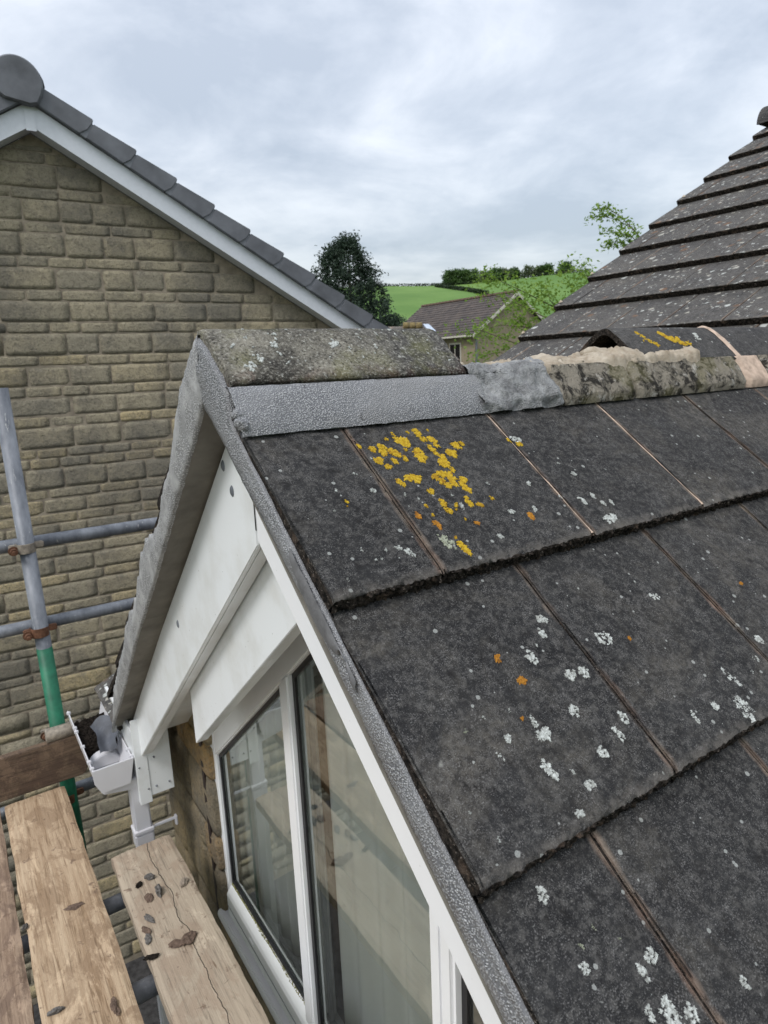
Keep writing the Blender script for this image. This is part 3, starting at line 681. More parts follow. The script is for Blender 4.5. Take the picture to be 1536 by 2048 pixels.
# lumpy broken grey mortar past the end of the first ridge tile, cream mortar in the bay of the missing one
def heap(name, x0, x1, y0, y1, hfun, mat, nx, ny, seed, parent=H, label=None, bottom=.0):
    v = []; f = []
    for i in range(nx + 1):
        for j in range(ny + 1):
            x = x0 + (x1 - x0) * i / nx; y = y0 + (y1 - y0) * j / ny
            jx = nz(x, y, seed, 45) * .006; z = hfun(x, y)
            v.append((x + jx, y + nz(y, x, seed, 45) * .006, z))
    for i in range(nx):
        for j in range(ny): f.append([i * (ny + 1) + j, (i + 1) * (ny + 1) + j, (i + 1) * (ny + 1) + j + 1, i * (ny + 1) + j + 1])
    o = mesh(name, v, f, mat, parent, smooth=True)
    if label: o['label'] = label
    return o
def deckz(y): return .8378 * y if y < YC else .8378 * (2 * YC - y)
def h_grey(x, y):
    rgt = sm(.745, .70, x + nz(y, 1, 1, 30) * .03 + nz(y, 4, 1, 70) * .015); front = -.012 + fbm(x, 2, 16, 3) * .012
    lo = min(1, max(0, (y - front) / .055)) ** .6
    top = .058 + .012 * fbm(x, y, 16, 5) + .010 * sm(.56, .66, x) * sm(.30, .0, y)
    if y > .06: top -= (y - .06) * .12
    r = -.032 + lo * rgt * (top + .032)
    return r + .010 * fbm(x, y, 40, 12) * lo + .006 * fbm(x, y, 110, 3) * lo
key = [(.285, .004), (.25, .034), (.20, .048), (.15, .056), (.10, .061), (.065, .064), (.045, .061), (.035, .054), (.028, .042), (.019, .029), (.009, .016), (-.002, .004), (-.010, -.007), (-.008, -.030)]
prof = []
for (y0, z0), (y1, z1) in zip(key, key[1:]):
    m_ = max(2, int(math.hypot(y1 - y0, z1 - z0) / .0035))
    prof += [(y0 + (y1 - y0) * i / m_, z0 + (z1 - z0) * i / m_) for i in range(m_)]
prof.append(key[-1])
rows = []; n = 95
for i in range(n + 1):
    x = .495 + .255 * i / n; r = []
    for j, (y, z) in enumerate(prof):
        t = j * .0035
        q = .010 * fbm(x, t, 20, 3) + .008 * (.35 - abs(nz(x, t, 4, 26)) * 1.6) + .0045 * abs(nz(x, t, 9, 70)) - .0025
        q += .012 * sm(.60, .66, x) * sm(.735, .70, x) * sm(.12, .04, y)
        ex = (sm(.75, .722, x + nz(t, x, 2, 40) * .012)); face = y < .034
        yy = y - q * (1.0 if face else .2) + (1 - ex) * .03; zz = -.03 + (z + .03) * (.25 + .75 * ex) + q * (.35 if face else .9)
        r.append((x + nz(x, t, 7, 60) * .004, yy, zz))
    rows.append(r)
ribbon('broken_bedding', rows, M['mortar_torn'], H, .0012, 12, 110, smooth=True, label='lumpy torn grey mortar where a ridge tile is missing')
def h_cream(x, y):
    lump = max(0, .5 - abs(nz(x, y, 5, 14)) * 2.2); top = .053 + .014 * fbm(x, y, 12, 9) + .026 * lump * sm(.03, .07, y) + .020 * sm(.84, .98, x) * sm(.30, .10, y) + .006 * fbm(x, y, 55, 2)
    e = sm(.022, .034, y) * sm(.315, .29, y); return -.02 + e * (top + .02) + (y > .2) * -(y - .2) * .25
heap('loose_bedding', .66, 1.30, .012, .325, h_cream, M['cream'], 150, 80, 9, label='cream crumbled bedding mortar in the gap of the missing ridge tile')
sp = []
for (x, y, z, r) in ((.70, .20, .045, .030), (.74, .24, .045, .034), (.80, .20, .052, .030), (.86, .14, .058, .036), (.90, .21, .055, .040), (.95, .10, .058, .030), (.985, .12, .066, .040), (1.03, .16, .064, .034), (1.05, .08, .060, .026), (.78, .10, .050, .024), (.84, .07, .054, .022), (.91, .06, .052, .020), (1.02, .055, .056, .022), (.67, .14, .045, .022)):
    sp.append((x, y, z, r * 1.15, .55))
for i in range(60): sp.append((rnd.uniform(.66, 1.06), rnd.uniform(.045, .28), rnd.uniform(.045, .066), rnd.uniform(.004, .012), .8))
chunks('mortar_lumps', sp, M['cream'], H, lf=1.0)['kind'] = 'stuff'
# old bedding wall, mossy black and beige, split in lengths
def old_wall(x0, x1, mat, seed, label=None, base=0):
    prof = [(.062, .0560), (.046, .0570), (.0335, .0565), (.0315, .0540), (.0265, .046), (.0205, .038), (.0145, .030), (.0085, .022), (.0030, .014), (-.0030, .005), (-.0090, -.004), (-.0125, -.011), (-.008, -.030)]
    rows = []; n = max(20, int((x1 - x0) * 330))
    for i in range(n + 1):
        x = x0 + (x1 - x0) * i / n; r = []
        endf = min(1, min(i, n - i) / 5)
        for j, (y, z) in enumerate(prof):
            q = fbm(x, j * .0105, 19, seed) * .0035 + nz(x, j * .011, seed, 90) * .0016 + nz(x, j * .004, seed + 2, 6) * .003
            if 2 <= j: y += q * .75 + (1 - endf) * .010; z += -q * .3
            else: z += nz(x, y, seed, 28) * .0022
            xx = x + (nz(j * .02, x, seed, 40) * .004 if i in (0, n) else 0); r.append((xx, y, z))
        rows.append(r)
    rows = [[(rows[0][0][0] + .004, .06, -.01)] * len(prof)] + rows + [[(rows[-1][0][0] - .004, .06, -.01)] * len(prof)]
    return ribbon('old_bedding', rows, mat, H, .0006, seed, 60, smooth=True, label=label)
old_wall(.722, .985, M['oldbed'], 21, 'black stained old bedding below the missing ridge tile')
old_wall(.988, 1.47, M['oldbed'], 31, 'patchy old bedding under the dark ridge tile')
old_wall(1.475, 1.60, M['pink_mortar'], 41, 'pinkish mortar patch at the ridge tile joint')
old_wall(1.605, 2.4, M['oldbed'], 51)

# ---- verge: mortar on the raking edges of the gable
Rin = [(.157, .013), (.023, -.082), (-.212, -.263), (-.53, -.542), (-1.45, -1.355)]
Lin = [(.157, .013), (.539, -.334), (.918, -.665), (1.337, -1.049), (1.62, -1.295)]
Lout = [(.157, .132), (.196, .108), (.24, .072), (.287, .040), (.33, -.015), (.388, -.083), (.66, -.316), (1.057, -.655), (1.341, -.945), (1.45, -1.06), (1.54, -1.18), (1.61, -1.272)]
def Rout(y, x=0.0):
    if y > .037: return .142 + ridge_prof(max(0, (YC - y)) / .118)[1] - .014
    k = 0; s = -y / CS
    return y * SN / CS - .0265 / CS
rows = []; n = 260
for i in range(n + 1):
    y = .160 - 1.56 * (i / n) ** 1.15
    zo = Rout(y); zi = lerp_pts(Rin, y) + nz(y, 1, 1, 30) * .0022
    if y < .037: zo += nz(y, 3, 2, 18) * .003
    r = [(.004, y, zo - .006)]
    for j in range(9):
        t = j / 8; r.append((-.006 - .004 * math.sin(math.pi * t) + nz(y, t, 4, 9) * .003, y, zo + (zi - zo) * t))
    r.append((.004, y, zi - .0015)); r.append((.05, y, zi + .001)); rows.append(r)
ribbon('verge_mortar', rows, M['mortar_new'], H, .0014, 6, 70, label='silver pebbled mortar strip on the near raking verge')
rows = []; n = 300
for i in range(n + 1):
    y = .150 + 1.46 * i / n
    zo = lerp_pts(Lout, y) + (nz(y, 1, 7, 7) * .035 - .012 + nz(y, 2, 7, 24) * .018 + nz(y, 2, 7, 70) * .008) * sm(.28, .5, y) + nz(y, 2, 9, 60) * .004; zi = lerp_pts(Lin, y) + nz(y, 1, 1, 34) * .002
    r = [(.010, y, zo + .001)]
    for j in range(9):
        t = j / 8; r.append((-.005 - .005 * math.sin(math.pi * t) + nz(y, t * .3, 4, 8) * .004, y, zo + (zi - zo) * t))
    r.append((.0005, y, zi - .0005)); rows.append(r)
ribbon('verge_mortar', rows, M['mortar_smear'], H, .0016, 9, 60, label='rough trowelled grey mortar on the far raking verge')
# smooth trowelled repair patch on the near verge, below the first course
rows = []
for i in range(24):
    y = -.165 - .165 * i / 23; zo = Rout(y) - .001; w = .042 * math.sin(math.pi * min(1, (i + 2) / 20)) ** .5 if i < 21 else .02
    rows.append([(-.011 - .002 * math.sin(j / 4 * 3.14), y, zo - w * j / 4) for j in range(5)])
ribbon('mortar_patch', rows, plain('smooth_dark_mortar', (.13, .13, .135), .6, .4, var=.3, nsc=40, bump=.001), H, .001, 12, 40)
# mossy crust beside the verge under the second course
# undercloak boards under the left verge
for a, b in ((.16, .83), (.832, 1.28), (1.282, 1.62)):
    za, zb = lerp_pts(Lin, a), lerp_pts(Lin, b)
    prism_x('undercloak_board', [(a, za), (b, zb), (b, zb + .008), (a, za + .008)], -.001, .075, M['undercloak'], H)
prism_x('undercloak_board', [(.154, .012), (-1.45, -1.357), (-1.45, -1.349), (.154, .020)], .001, .075, M['undercloak'], H)

# ---- bargeboards, cladding
zL = lambda y: -.27 - .836 * (y - YC)
zR = lambda y: -.205 + .845 * (y - YC)
def uL(y): return lerp_pts(Lin, y)
bl = [(YC, uL(YC) - .002)] + [(y, uL(y) - .002) for y in (.539, .918, 1.337)] + [(1.62, uL(1.62) - .03), (1.76, -1.405), (1.50, zL(1.50)), (.125, zL(.125)), (.125, -.02)]
bb = prism_x('bargeboard', bl, .060, .072, M['upvc'], H, bevel=.0022); bb['label'] = 'left raking white bargeboard marked with scuffs'
# its bottom return, the thin bright lip seen from below
prism_x('bargeboard_lip', [(.125, zL(.125) + .001), (1.50, zL(1.50) + .001), (1.50, zL(1.50) + .010), (.125, zL(.125) + .010)], .0725, .100, M['upvc'], bb)
br = [(.120, uL(YC) - .03), (-.212, lerp_pts(Rin, -.212) + .004), (-.53, lerp_pts(Rin, -.53) + .004), (-1.45, -1.352), (-1.45, zR(-1.45)), (.120, zR(.120))]
b2 = prism_x('bargeboard', br, .0595, .0715, M['upvc_clean'], H, bevel=.0022); b2['label'] = 'near raking white bargeboard beside the silver mortar'
prism_x('bargeboard_lip', [(.120, zR(.120) + .001), (-1.45, zR(-1.45) + .001), (-1.45, zR(-1.45) + .010), (.120, zR(.120) + .010)], .072, .100, M['upvc_clean'], b2)
box('bargeboard_seam', (.0585, .1205, -.215), (.0594, .1245, -.05), M['gasket'], bb)
# screws / plugs on the left bargeboard
for (y, z) in [(0.265, -0.11), (0.228, -0.156), (0.723, -0.585)]:
    v = []; f = []
    for r_, x in ((0.0001, .0570), (.006, .0572), (.009, .0596)):
        for k in range(14): a = 6.283 * k / 14; v.append((x, y + r_ * math.cos(a), z + r_ * 1.3 * math.sin(a)))
    for i in range(2):
        for k in range(14): f.append([i * 14 + k, i * 14 + (k + 1) % 14, (i + 1) * 14 + (k + 1) % 14, (i + 1) * 14 + k])
    mesh('screw_cap', v, f, M['galv'], bb, smooth=True)
zcl = lambda y: -.330 - .815 * y
cb = prism_x('cladding_board', [(.0, -.15), (.0, zcl(.0)), (.845, zcl(.845)), (.845, -.76), (.155, -.20)], .105, .118, M['upvc'], H, bevel=.0015); cb['label'] = 'raking white cladding board above the left of the window'
prism_x('cladding_lip', [(.0, zcl(.0) + .001), (.845, zcl(.845) + .001), (.845, zcl(.845) + .010), (.0, zcl(.0) + .010)], .1185, .140, M['upvc'], cb)
prism_x('cladding_board', [(-.005, -.20), (-.005, -.31), (-1.2, -.31 - 1.195 * .84), (-1.2, -1.16)], .105, .118, M['upvc'], H)
prism_x('soffit_board', [(YC, zL(YC) + .07), (1.42, zL(1.42) + .07), (1.42, zL(1.42) + .08), (YC, zL(YC) + .08)], .0730, .2590, M['upvc'], H)  # left soffit, out of sight, kept only to block light behind the bargeboard
prism_x('soffit_board', [(YC - .002, zR(YC) + .03), (-1.4, zR(-1.4) + .03), (-1.4, zR(-1.4) + .04), (YC - .002, zR(YC) + .04)], .0730, .1990, M['undercloak'], H)

# ---- gable window
WN = empty('gable_window'); WN.parent = H
XF, XG = .260, .277
zh = lambda y: -.29 - .85 * y
zo_ = lambda y: zh(y) + .12
fr = M['upvc_clean']
def part(name, poly, x0=XF, x1=.34, mat=fr, bev=.005): return prism_x(name, poly, x0, x1, mat, WN, bevel=bev)
ZB, ZR = -1.995, -1.86
part('frame_jamb', [(1.262, ZB), (1.262, zo_(1.262)), (1.185, zo_(1.185)), (1.185, ZB)])
part('frame_head', [(1.1845, zh(1.1845)), (1.1845, zo_(1.1845)), (YC, zo_(YC)), (YC, zh(YC))])
zhr = lambda y: zh(2 * YC - y)
part('frame_head', [(YC - .001, zhr(YC - .001)), (YC - .001, zhr(YC) + .12), (-.95, zhr(-.95) + .12), (-.95, zhr(-.95))])
part('mullion', [(.547, ZB), (.547, zh(.547) + .004), (.492, zh(.492) + .004), (.492, ZB)], x0=XF - .002)
part('mullion', [(-.099, ZB), (-.099, zhr(-.099)), (-.135, zhr(-.135)), (-.135, ZB)], x0=XF - .002)
part('casement_stile', [(-.1375, ZB + .1), (-.1375, zhr(-.1375)), (-.178, zhr(-.178)), (-.178, ZB + .1)], x0=XF - .008, bev=.008)
part('frame_jamb', [(-.87, ZB), (-.87, zhr(-.87) + .1), (-.95, zhr(-.95) + .1), (-.95, ZB)])
rl = prism_y('bottom_rail', [(.2485, ZB), (.2485, -1.880), (.254, -1.868), (XG - .003, -1.842), (.34, -1.842), (.34, ZB)], -.869, 1.184, fr, WN, bevel=.002)
prism_y('rail_groove', [(.2470, -1.930), (.2470, -1.9265), (.2484, -1.9265), (.2484, -1.930)], -.869, 1.184, M['spacer'], WN)
prism_y('window_cill', [(.222, -2.010), (.218, -1.985), (.226, -1.972), (.262, -1.968), (.262, -2.012)], -.95, 1.235, M['upvc_grey'], WN, bevel=.004)
# gaskets, spacer bars and moss on the rail
def vstrip(y, w, z0, z1, x0, x1, mat, nm): box(nm, (x0, y - w, z0), (x1, y, z1), mat, WN)
vstrip(1.1845, .012, -1.842, zh(1.1845), XG - .003, XG + .004, M['gasket'], 'gasket'); vstrip(1.160, .014, -1.842, zh(1.15), XG + .018, XG + .03, M['spacer'], 'spacer_bar')
vstrip(.4915, .016, -1.842, zh(.48), XG - .003, XG + .004, M['gasket'], 'gasket'); vstrip(.458, .014, -1.842, zh(.45), XG + .018, XG + .03, M['spacer'], 'spacer_bar')
vstrip(-.1785, .016, -1.842, zhr(-.19), XG - .003, XG + .004, M['gasket'], 'gasket'); vstrip(-.212, .014, -1.842, zhr(-.22), XG + .018, XG + .03, M['spacer'], 'spacer_bar')
for a, b in ((.548, 1.172), (-.098, .475), (-.868, -.195)):
    box('gasket', (XG - .002, a, -1.8415), (XG + .005, b, -1.826), M['gasket'], WN)
    box('spacer_bar', (XG + .018, a, -1.815), (XG + .03, b, -1.801), M['spacer'], WN)
prism_x('gasket', [(1.172, zh(1.172)), (1.172, zh(1.172) - .016), (.548, zh(.548) - .016), (.548, zh(.548))], XG - .003, XG + .003, M['gasket'], WN)
prism_x('gasket', [(.4755, zh(.4755)), (.4755, zh(.4755) - .018), (YC, zh(YC) - .018), (YC, zh(YC))], XG - .003, XG + .003, M['gasket'], WN)
for poly in ([(1.1846, -1.8418), (1.1846, zh(1.1846)), (.5475, zh(.5475)), (.5475, -1.8418)], [(.4915, -1.8418), (.4915, zh(.4915)), (YC, zh(YC)), (-.0985, zhr(-.0985)), (-.0985, -1.8418)], [(-.1785, -1.8418), (-.1785, zhr(-.1785)), (-.869, zhr(-.869)), (-.869, -1.8418)]):
    n = len(poly); me = bpy.data.meshes.new('glass_pane'); me.from_pydata([(XG + .0045, y, z) for y, z in poly], [], [list(range(n))]); me.update()
    if me.polygons[0].normal.x > 0: me.flip_normals()
    link('glass_pane', me, M['glass'], WN)
v = []; f = []; rnd = random.Random(5)
for i in range(900):
    y = 1.18 - abs(rnd.gauss(0, .30)) if i % 3 else rnd.uniform(.55, 1.18)
    if y < .55: continue
    x = XG - .0045 + rnd.uniform(-.003, .003) * (.5 + max(0, nz(y, 0, 0, 9)) * 3); z = -1.842 - (XG - .003 - min(x, XG - .003)) * 1.1 + .0005; r = rnd.uniform(.0008, .0022); b = len(v)
    v += [(x - r, y, z), (x, y - r, z), (x + r, y, z), (x, y + r, z), (x, y, z + r * 1.2)]; f += [[b, b + 1, b + 4], [b + 1, b + 2, b + 4], [b + 2, b + 3, b + 4], [b + 3, b, b + 4]]
o = mesh('rail_moss', v, f, M['moss'], WN); o['kind'] = 'stuff'
box('drain_cap', (.2455, .93, -1.915), (.2484, .965, -1.900), fr, WN, bevel=.001)
prism_x('frame_sealant', [(1.262, -2.05), (1.262, -1.2), (1.288, -1.2), (1.288, -2.05)], .235, .30, M['sealant'], H)

# ---- stone pier left of the window, stones one by one
def stone_mesh(w, h, d, seed, nx=5, nz_=4, pil=.010, rag=.006):
    """stone with its face towards -n; local u (along), t (out), z"""
    v = []; f = []; rnd = random.Random(seed)
    for i in range(nz_ + 1):
        for j in range(nx + 1):
            a, b = j / nx, i / nz_
            e = min(a * w, (1 - a) * w, b * h, (1 - b) * h); edge = (j in (0, nx)) or (i in (0, nz_))
            u = a * w + nz(a * 3, b * 3, seed * 1.7, 1.3) * rag; z = b * h + nz(b * 3, a * 3, seed * 2.3, 1.3) * rag * .8
            corner = (j in (0, nx)) and (i in (0, nz_))
            if corner: u += (rag if j == 0 else -rag) * 1.0; z += (rag if i == 0 else -rag) * 1.0
            t = (-pil if edge else nz(a * 2.6, b * 2.6, seed * 3.1, 1.6) * pil * .8)
            v.append((u, t, z))
    b_ = nx + 1
    for i in range(nz_):
        for j in range(nx): f.append([i * b_ + j, i * b_ + j + 1, (i + 1) * b_ + j + 1, (i + 1) * b_ + j])
    ring = [j for j in range(nx + 1)] + [i * b_ + nx for i in range(1, nz_ + 1)] + [nz_ * b_ + j for j in range(nx - 1, -1, -1)] + [i * b_ for i in range(nz_ - 1, 0, -1)]
    s0 = len(v)
    for r in ring: v.append((v[r][0], -d, v[r][2]))
    n = len(ring)
    for k in range(n): f.append([ring[k], s0 + k, s0 + (k + 1) % n, ring[(k + 1) % n]])
    return v, f
def tint(me, val):
    a = me.attributes.new('tint', 'FLOAT', 'POINT'); a.data.foreach_set('value', [val] * len(me.vertices))
SW = empty('stone_wall'); SW.parent = H
XS = .235
box('wall_core', (XS + .012, 1.29, -5.6), (.44, 1.90, -1.2), M['joint_nb'], SW)
box('wall_core', (XS + .012, -2.5, -5.6), (.44, 1.289, -2.02), M['joint_nb'], SW)
box('wall_core', (XS + .012, -2.5, -2.019), (.44, -.96, -1.2), M['joint_nb'], SW)
rnd = random.Random(3); r = 0
zs = [-1.02, -1.27, -1.41, -1.65, -1.80, -2.03, -2.26, -2.50, -2.63, -2.87, -3.10, -3.35, -3.6, -3.8, -4.05, -4.3, -4.5, -4.75, -5.0, -5.2, -5.45]
for zt_, z in zip(zs, zs[1:]):
    h = zt_ - z; y = 1.896; yend = 1.200 if z > -2.04 else -.9
    while y > yend + .02:
        w = rnd.choice([.34, .46, .27]) if r % 2 else rnd.choice([.22, .40, .30])
        if y - w < yend + .12: w = y - yend
        v, f = stone_mesh(w - .006, h - .006, .05, r * 17 + int(y * 10), 9, 7, .007, .006)
        v = [(XS - t, y - u - .004, z + zz + .004) for u, t, zz in v]
        o = mesh('stone', v, f, M['stone_near'], SW, smooth=True); tint(o.data, rnd.random()); y -= w
    r += 1

# ---- eaves box end, gutter, downpipe, eave tile, lead
EB = empty('eaves_box'); EB.parent = H
box('fascia_cap', (.034, 1.452, -1.560), (.080, 1.462, -1.20), M['upvc'], EB, bevel=.002)
box('end_panel', (.0805, 1.455, -1.535), (.168, 1.463, -1.15), M['upvc'], EB, bevel=.0015)
box('fascia_board', (.034, 1.4625, -1.555), (.046, 1.93, -1.25), M['upvc'], EB)
box('soffit_panel', (.0465, 1.4635, -1.536), (.160, 1.93, -1.528), M['upvc'], EB)
for (x, z) in ((.046, -1.40), (.070, -1.50), (.104, -1.375), (.150, -1.50), (.100, -1.50)):
    v = []; f = []
    for r_, y in ((.0001, 1.4485), (.0028, 1.449), (.004, 1.4522 + (.003 if x > .09 else 0))):
        for k in range(10): a = 6.283 * k / 10; v.append((x + r_ * math.cos(a), y, z + r_ * math.sin(a)))
    for i in range(2):
        for k in range(10): f.append([i * 10 + k, i * 10 + (k + 1) % 10, (i + 1) * 10 + (k + 1) % 10, (i + 1) * 10 + k])
    mesh('screw_head', v, f, M['galv'], EB, smooth=True)
GT = empty('gutter'); GT.parent = H
gx0, gx1, gy0, gy1, gz1, gz0 = -.116, .030, 1.457, 2.02, -1.354, -1.446
prof = [(gx0, gz1), (gx0 + .004, gz1 - .05), (gx0 + .024, gz0), (gx1 - .024, gz0), (gx1, gz1 + .002)]
inn = [(gx1 - .005, gz1 + .002), (gx1 - .028, gz0 + .005), (gx0 + .027, gz0 + .005), (gx0 + .008, gz1 - .05), (gx0 + .004, gz1)]
prism_y('gutter_channel', prof + inn, gy0 + .004, gy1, M['upvc_grey'], GT)
prism_y('stop_end', [(gx0 - .003, gz1 + .003), (gx0 + .001, gz1 - .052), (gx0 + .022, gz0 - .005), (gx1 - .020, gz0 - .005), (gx1 + .002, gz1 + .005)], gy0 - .004, gy0 + .003, M['upvc_grey'], GT, bevel=.0015)
prism_y('outlet', [(gx0 + .026, gz0 - .0015), (gx0 + .026, gz0 - .026), (.012, gz0 - .045), (.062, gz0 - .045), (.062, gz0 - .004), (gx1 + .001, gz0 - .0015)], gy0 + .015, gy0 + .12, M['upvc_grey'], GT, bevel=.004)
for y in (1.475, 1.530, 1.66, 1.80, 1.835, 1.99):
    for x in (gx0, gx1 - .004):
        box('gutter_clip', (x - .006, y - .006, gz1 - .004), (x + .010, y + .006, gz1 + .008), M['upvc_grey'], GT, bevel=.002)
v, f = [], []
for y0, y1, zz in ((1.66, 1.70, -1.356), ):
    pass
pts = []
for i in range(9):
    a = math.pi * i / 8; pts.append((-.044 - .062 * math.cos(a), gz0 + .006 + .052 * math.sin(a) * 1.0))
prism_y('union_bracket', [(p[0], p[1]) for p in pts], 1.615, 1.665, M['upvc_grey'], GT, bevel=.003)
def litter(name, x0, x1, y0, y1, zf, mat, n, r0, r1, seed, parent):
    v = []; f = []; rnd = random.Random(seed)
    for i in range(n):
        x = rnd.uniform(x0, x1); y = rnd.uniform(y0, y1); r = rnd.uniform(r0, r1); z = zf(x, y) + rnd.uniform(0, r); b = len(v)
        for k in range(5): a = 6.283 * k / 5 + rnd.random(); v.append((x + r * math.cos(a) * rnd.uniform(.6, 1.2), y + r * math.sin(a), z + rnd.uniform(-.4, .2) * r))
        v.append((x, y, z + r * rnd.uniform(.4, 1))); f += [[b + k, b + (k + 1) % 5, b + 5] for k in range(5)]
    o = mesh(name, v, f, mat, parent); o['kind'] = 'stuff'; return o
prism_y('gutter_silt', [(gx0 + .012, gz1 - .035), (gx0 + .027, gz0 + .0055), (gx1 - .028, gz0 + .0055), (gx1 - .012, gz1 - .022)], 1.675, 1.95, M['dirt'], GT)
litter('gutter_grit', gx0 + .012, gx1 - .014, 1.68, 1.95, lambda x, y: gz1 - .034 + (x - gx0) * .09, M['dirt'], 700, .002, .008, 4, GT)
litter('gutter_moss', gx0 + .03, gx1 - .03, 1.47, 1.58, lambda x, y: gz0 + .006, M['moss'], 420, .0015, .006, 5, GT)
litter('gutter_grit', gx0 + .035, gx1 - .025, 1.465, 1.53, lambda x, y: gz0 + .010, M['dirt'], 160, .002, .006, 6, GT)
DP = empty('downpipe'); DP.parent = H
box('pipe', (.006, 1.475, -5.5), (.070, 1.530, -1.478), M['upvc_grey'], DP, bevel=.006)
box('pipe_socket', (.002, 1.471, -1.76), (.074, 1.534, -1.700), M['upvc_grey'], DP, bevel=.005)
box('pipe_clip', (.000, 1.468, -1.695), (.076, 1.537, -1.680), M['upvc_grey'], DP, bevel=.002)
box('clip_arm', (.0765, 1.480, -1.6935), (.165, 1.488, -1.6815), M['upvc_grey'], DP, bevel=.002)
box('clip_foot', (.160, 1.474, -1.72), (.170, 1.494, -1.676), M['upvc_grey'], DP, bevel=.003)

# ---- main roof
PM = R_(30.49); CM, SM_ = math.cos(PM), math.sin(PM); GM = .35
def MP(y, q, h=0.0):       # q measured up the slope from the corner of course 0
    return Vector((2.525 + q * CM - h * SM_, y, .2077 + q * SM_ + h * CM))
def main_map(x, s, h): return MP(1.92 - x, -s, h)
MAINT = []
for k in range(-8, 9):
    st = -k * GM; half = k % 2
    js = [0] + [(.155 if half else .31) + .31 * i for i in range(14)]
    if k == -8: st = -k * GM + .13; js[0] = -.10
    for j in range(len(js) - 1):
        y1 = 1.92 - js[j]; y0 = 1.92 - js[j + 1]
        zt = .2077 - st * SM_; hid = False
        if k < 0:
            # left out where the dormer's own slopes lie above
            lim = zt + .30 + .35 * SM_
            dz = min(deckz(y0), deckz(y1)) if y0 > -1.2 else -9
            ztop = .2077 - (st - GM) * SM_
            if dz > ztop + .10: hid = True
        if y0 < -1.7 or hid or (k <= -7 and j >= 1): continue
        if k > -1 and y1 < -.7: continue
        if k <= -1 and y1 < -.1 : continue
        nx = 26 if k >= 0 else 12
        me = tile_mesh('roof_tile', main_map, js[j], js[j + 1], st - GM - .05, st, nx, 7, 400 + k * 20 + j, rag=.004, thick=.036, fall=.100, gap=.002)
        o = link('roof_tile', me, [M['tile_main'], M['tile_edge']], H); MAINT.append((k, j, o))
v, f = hexa([MP(1.90, -2.9, -.066), MP(-2.0, -2.9, -.066), MP(-2.0, 3.1, -.066), MP(1.90, 3.1, -.066), MP(1.90, -2.9, -.060), MP(-2.0, -2.9, -.060), MP(-2.0, 3.1, -.060), MP(1.90, 3.1, -.060)])
# the deck is cut where the dormer rises through it: keep only the part beyond and above the dormer
v, f = hexa([MP(1.90, .0, -.066), MP(-2.0, .0, -.066), MP(-2.0, 3.1, -.066), MP(1.90, 3.1, -.066), MP(1.90, .0, -.060), MP(-2.0, .0, -.060), MP(-2.0, 3.1, -.060), MP(1.90, 3.1, -.060)]); mesh('underlay', v, f, M['void'], H)
v, f = hexa([MP(1.90, -2.9, -.066), MP(1.60, -2.9, -.066), MP(.75, -.001, -.066), MP(1.90, -.001, -.066), MP(1.90, -2.9, -.060), MP(1.60, -2.9, -.060), MP(.75, -.001, -.060), MP(1.90, -.001, -.060)]); mesh('underlay', v, f, M['void'], H)
# far slope of the main roof and its ridge
XR = 2.525 + 8.72 * GM * CM; ZRG = .2077 + 8.72 * GM * SM_
v, f = hexa([(XR, 1.9, ZRG - .07), (XR + 3, 1.9, ZRG - 1.8), (XR + 3, -2, ZRG - 1.8), (XR, -2, ZRG - .07), (XR, 1.9, ZRG), (XR + 3, 1.9, ZRG - 1.75), (XR + 3, -2, ZRG - 1.75), (XR, -2, ZRG)]); mesh('rear_slope', v, f, M['tile_main'], H)
for k in range(5):
    y1 = 1.935 - k * .45; v = []; f = []; nn = 18
    for i in range(2):
        for rr in (.135, .115):
            for j in range(nn + 1):
                a = math.pi * j / nn; v.append((XR + rr * math.cos(a), y1 - i * .445, ZRG - .035 + rr * 1.05 * math.sin(a)))
    q = nn + 1
    for j in range(nn):
        f += [[j, j + 1, 2 * q + j + 1, 2 * q + j], [q + j, 3 * q + j, 3 * q + j + 1, q + j + 1], [j, q + j, q + j + 1, j + 1], [2 * q + j, 2 * q + j + 1, 3 * q + j + 1, 3 * q + j]]
    mesh('ridge_tile', v, f, M['ridge_dark'], H, smooth=False)
    if k == 0:
        c = [(XR + .114 * math.cos(math.pi * j / nn), 1.930, ZRG - .035 + .12 * math.sin(math.pi * j / nn)) for j in range(nn + 1)]; mesh('ridge_end', c, [list(range(nn + 1))], plain('dull_ridge_end', (.14, .145, .14), .8, .2, nsc=20), H)
# verge face of the main roof (mortar and gable wall below it)
v = [MP(1.905, -2.9, -.03), MP(1.905, 3.05, -.03), MP(1.905, 3.05, -.09), MP(1.905, -2.9, -.09)]
mesh('verge_mortar', v, [[0, 1, 2, 3]], M['oldbed'], H)
gv = [(.4405, 1.88, -5.6), (XR + 2.6, 1.88, -5.6), (XR + 2.6, 1.88, ZRG - 1.75), (XR, 1.88, ZRG - .1), tuple(MP(1.88, -2.4, -.10))]
mesh('gable_wall', gv, [[0, 1, 2, 3, 4]], M['stone_near'], H)
# small white mortar dabs on the corners of three courses
for k, yy in ((0, 1.90), (1, 1.885), (2, 1.90), (5, 1.88)):
    P0 = MP(yy, k * GM + .035, .004); v = []; f = []; rnd = random.Random(k)
    for i in range(8): a = 6.283 * i / 8; v.append((P0.x + .012 * math.cos(a) * rnd.uniform(.6, 1.2), P0.y + .014 * math.sin(a), P0.z + .004 * math.cos(a)))
    v.append((P0.x, P0.y, P0.z + .013)); f = [[i, (i + 1) % 8, 8] for i in range(8)]; mesh('mortar_dab', v, f, M['cream'], [o for kk, j, o in MAINT if kk == k and j == 0][0])

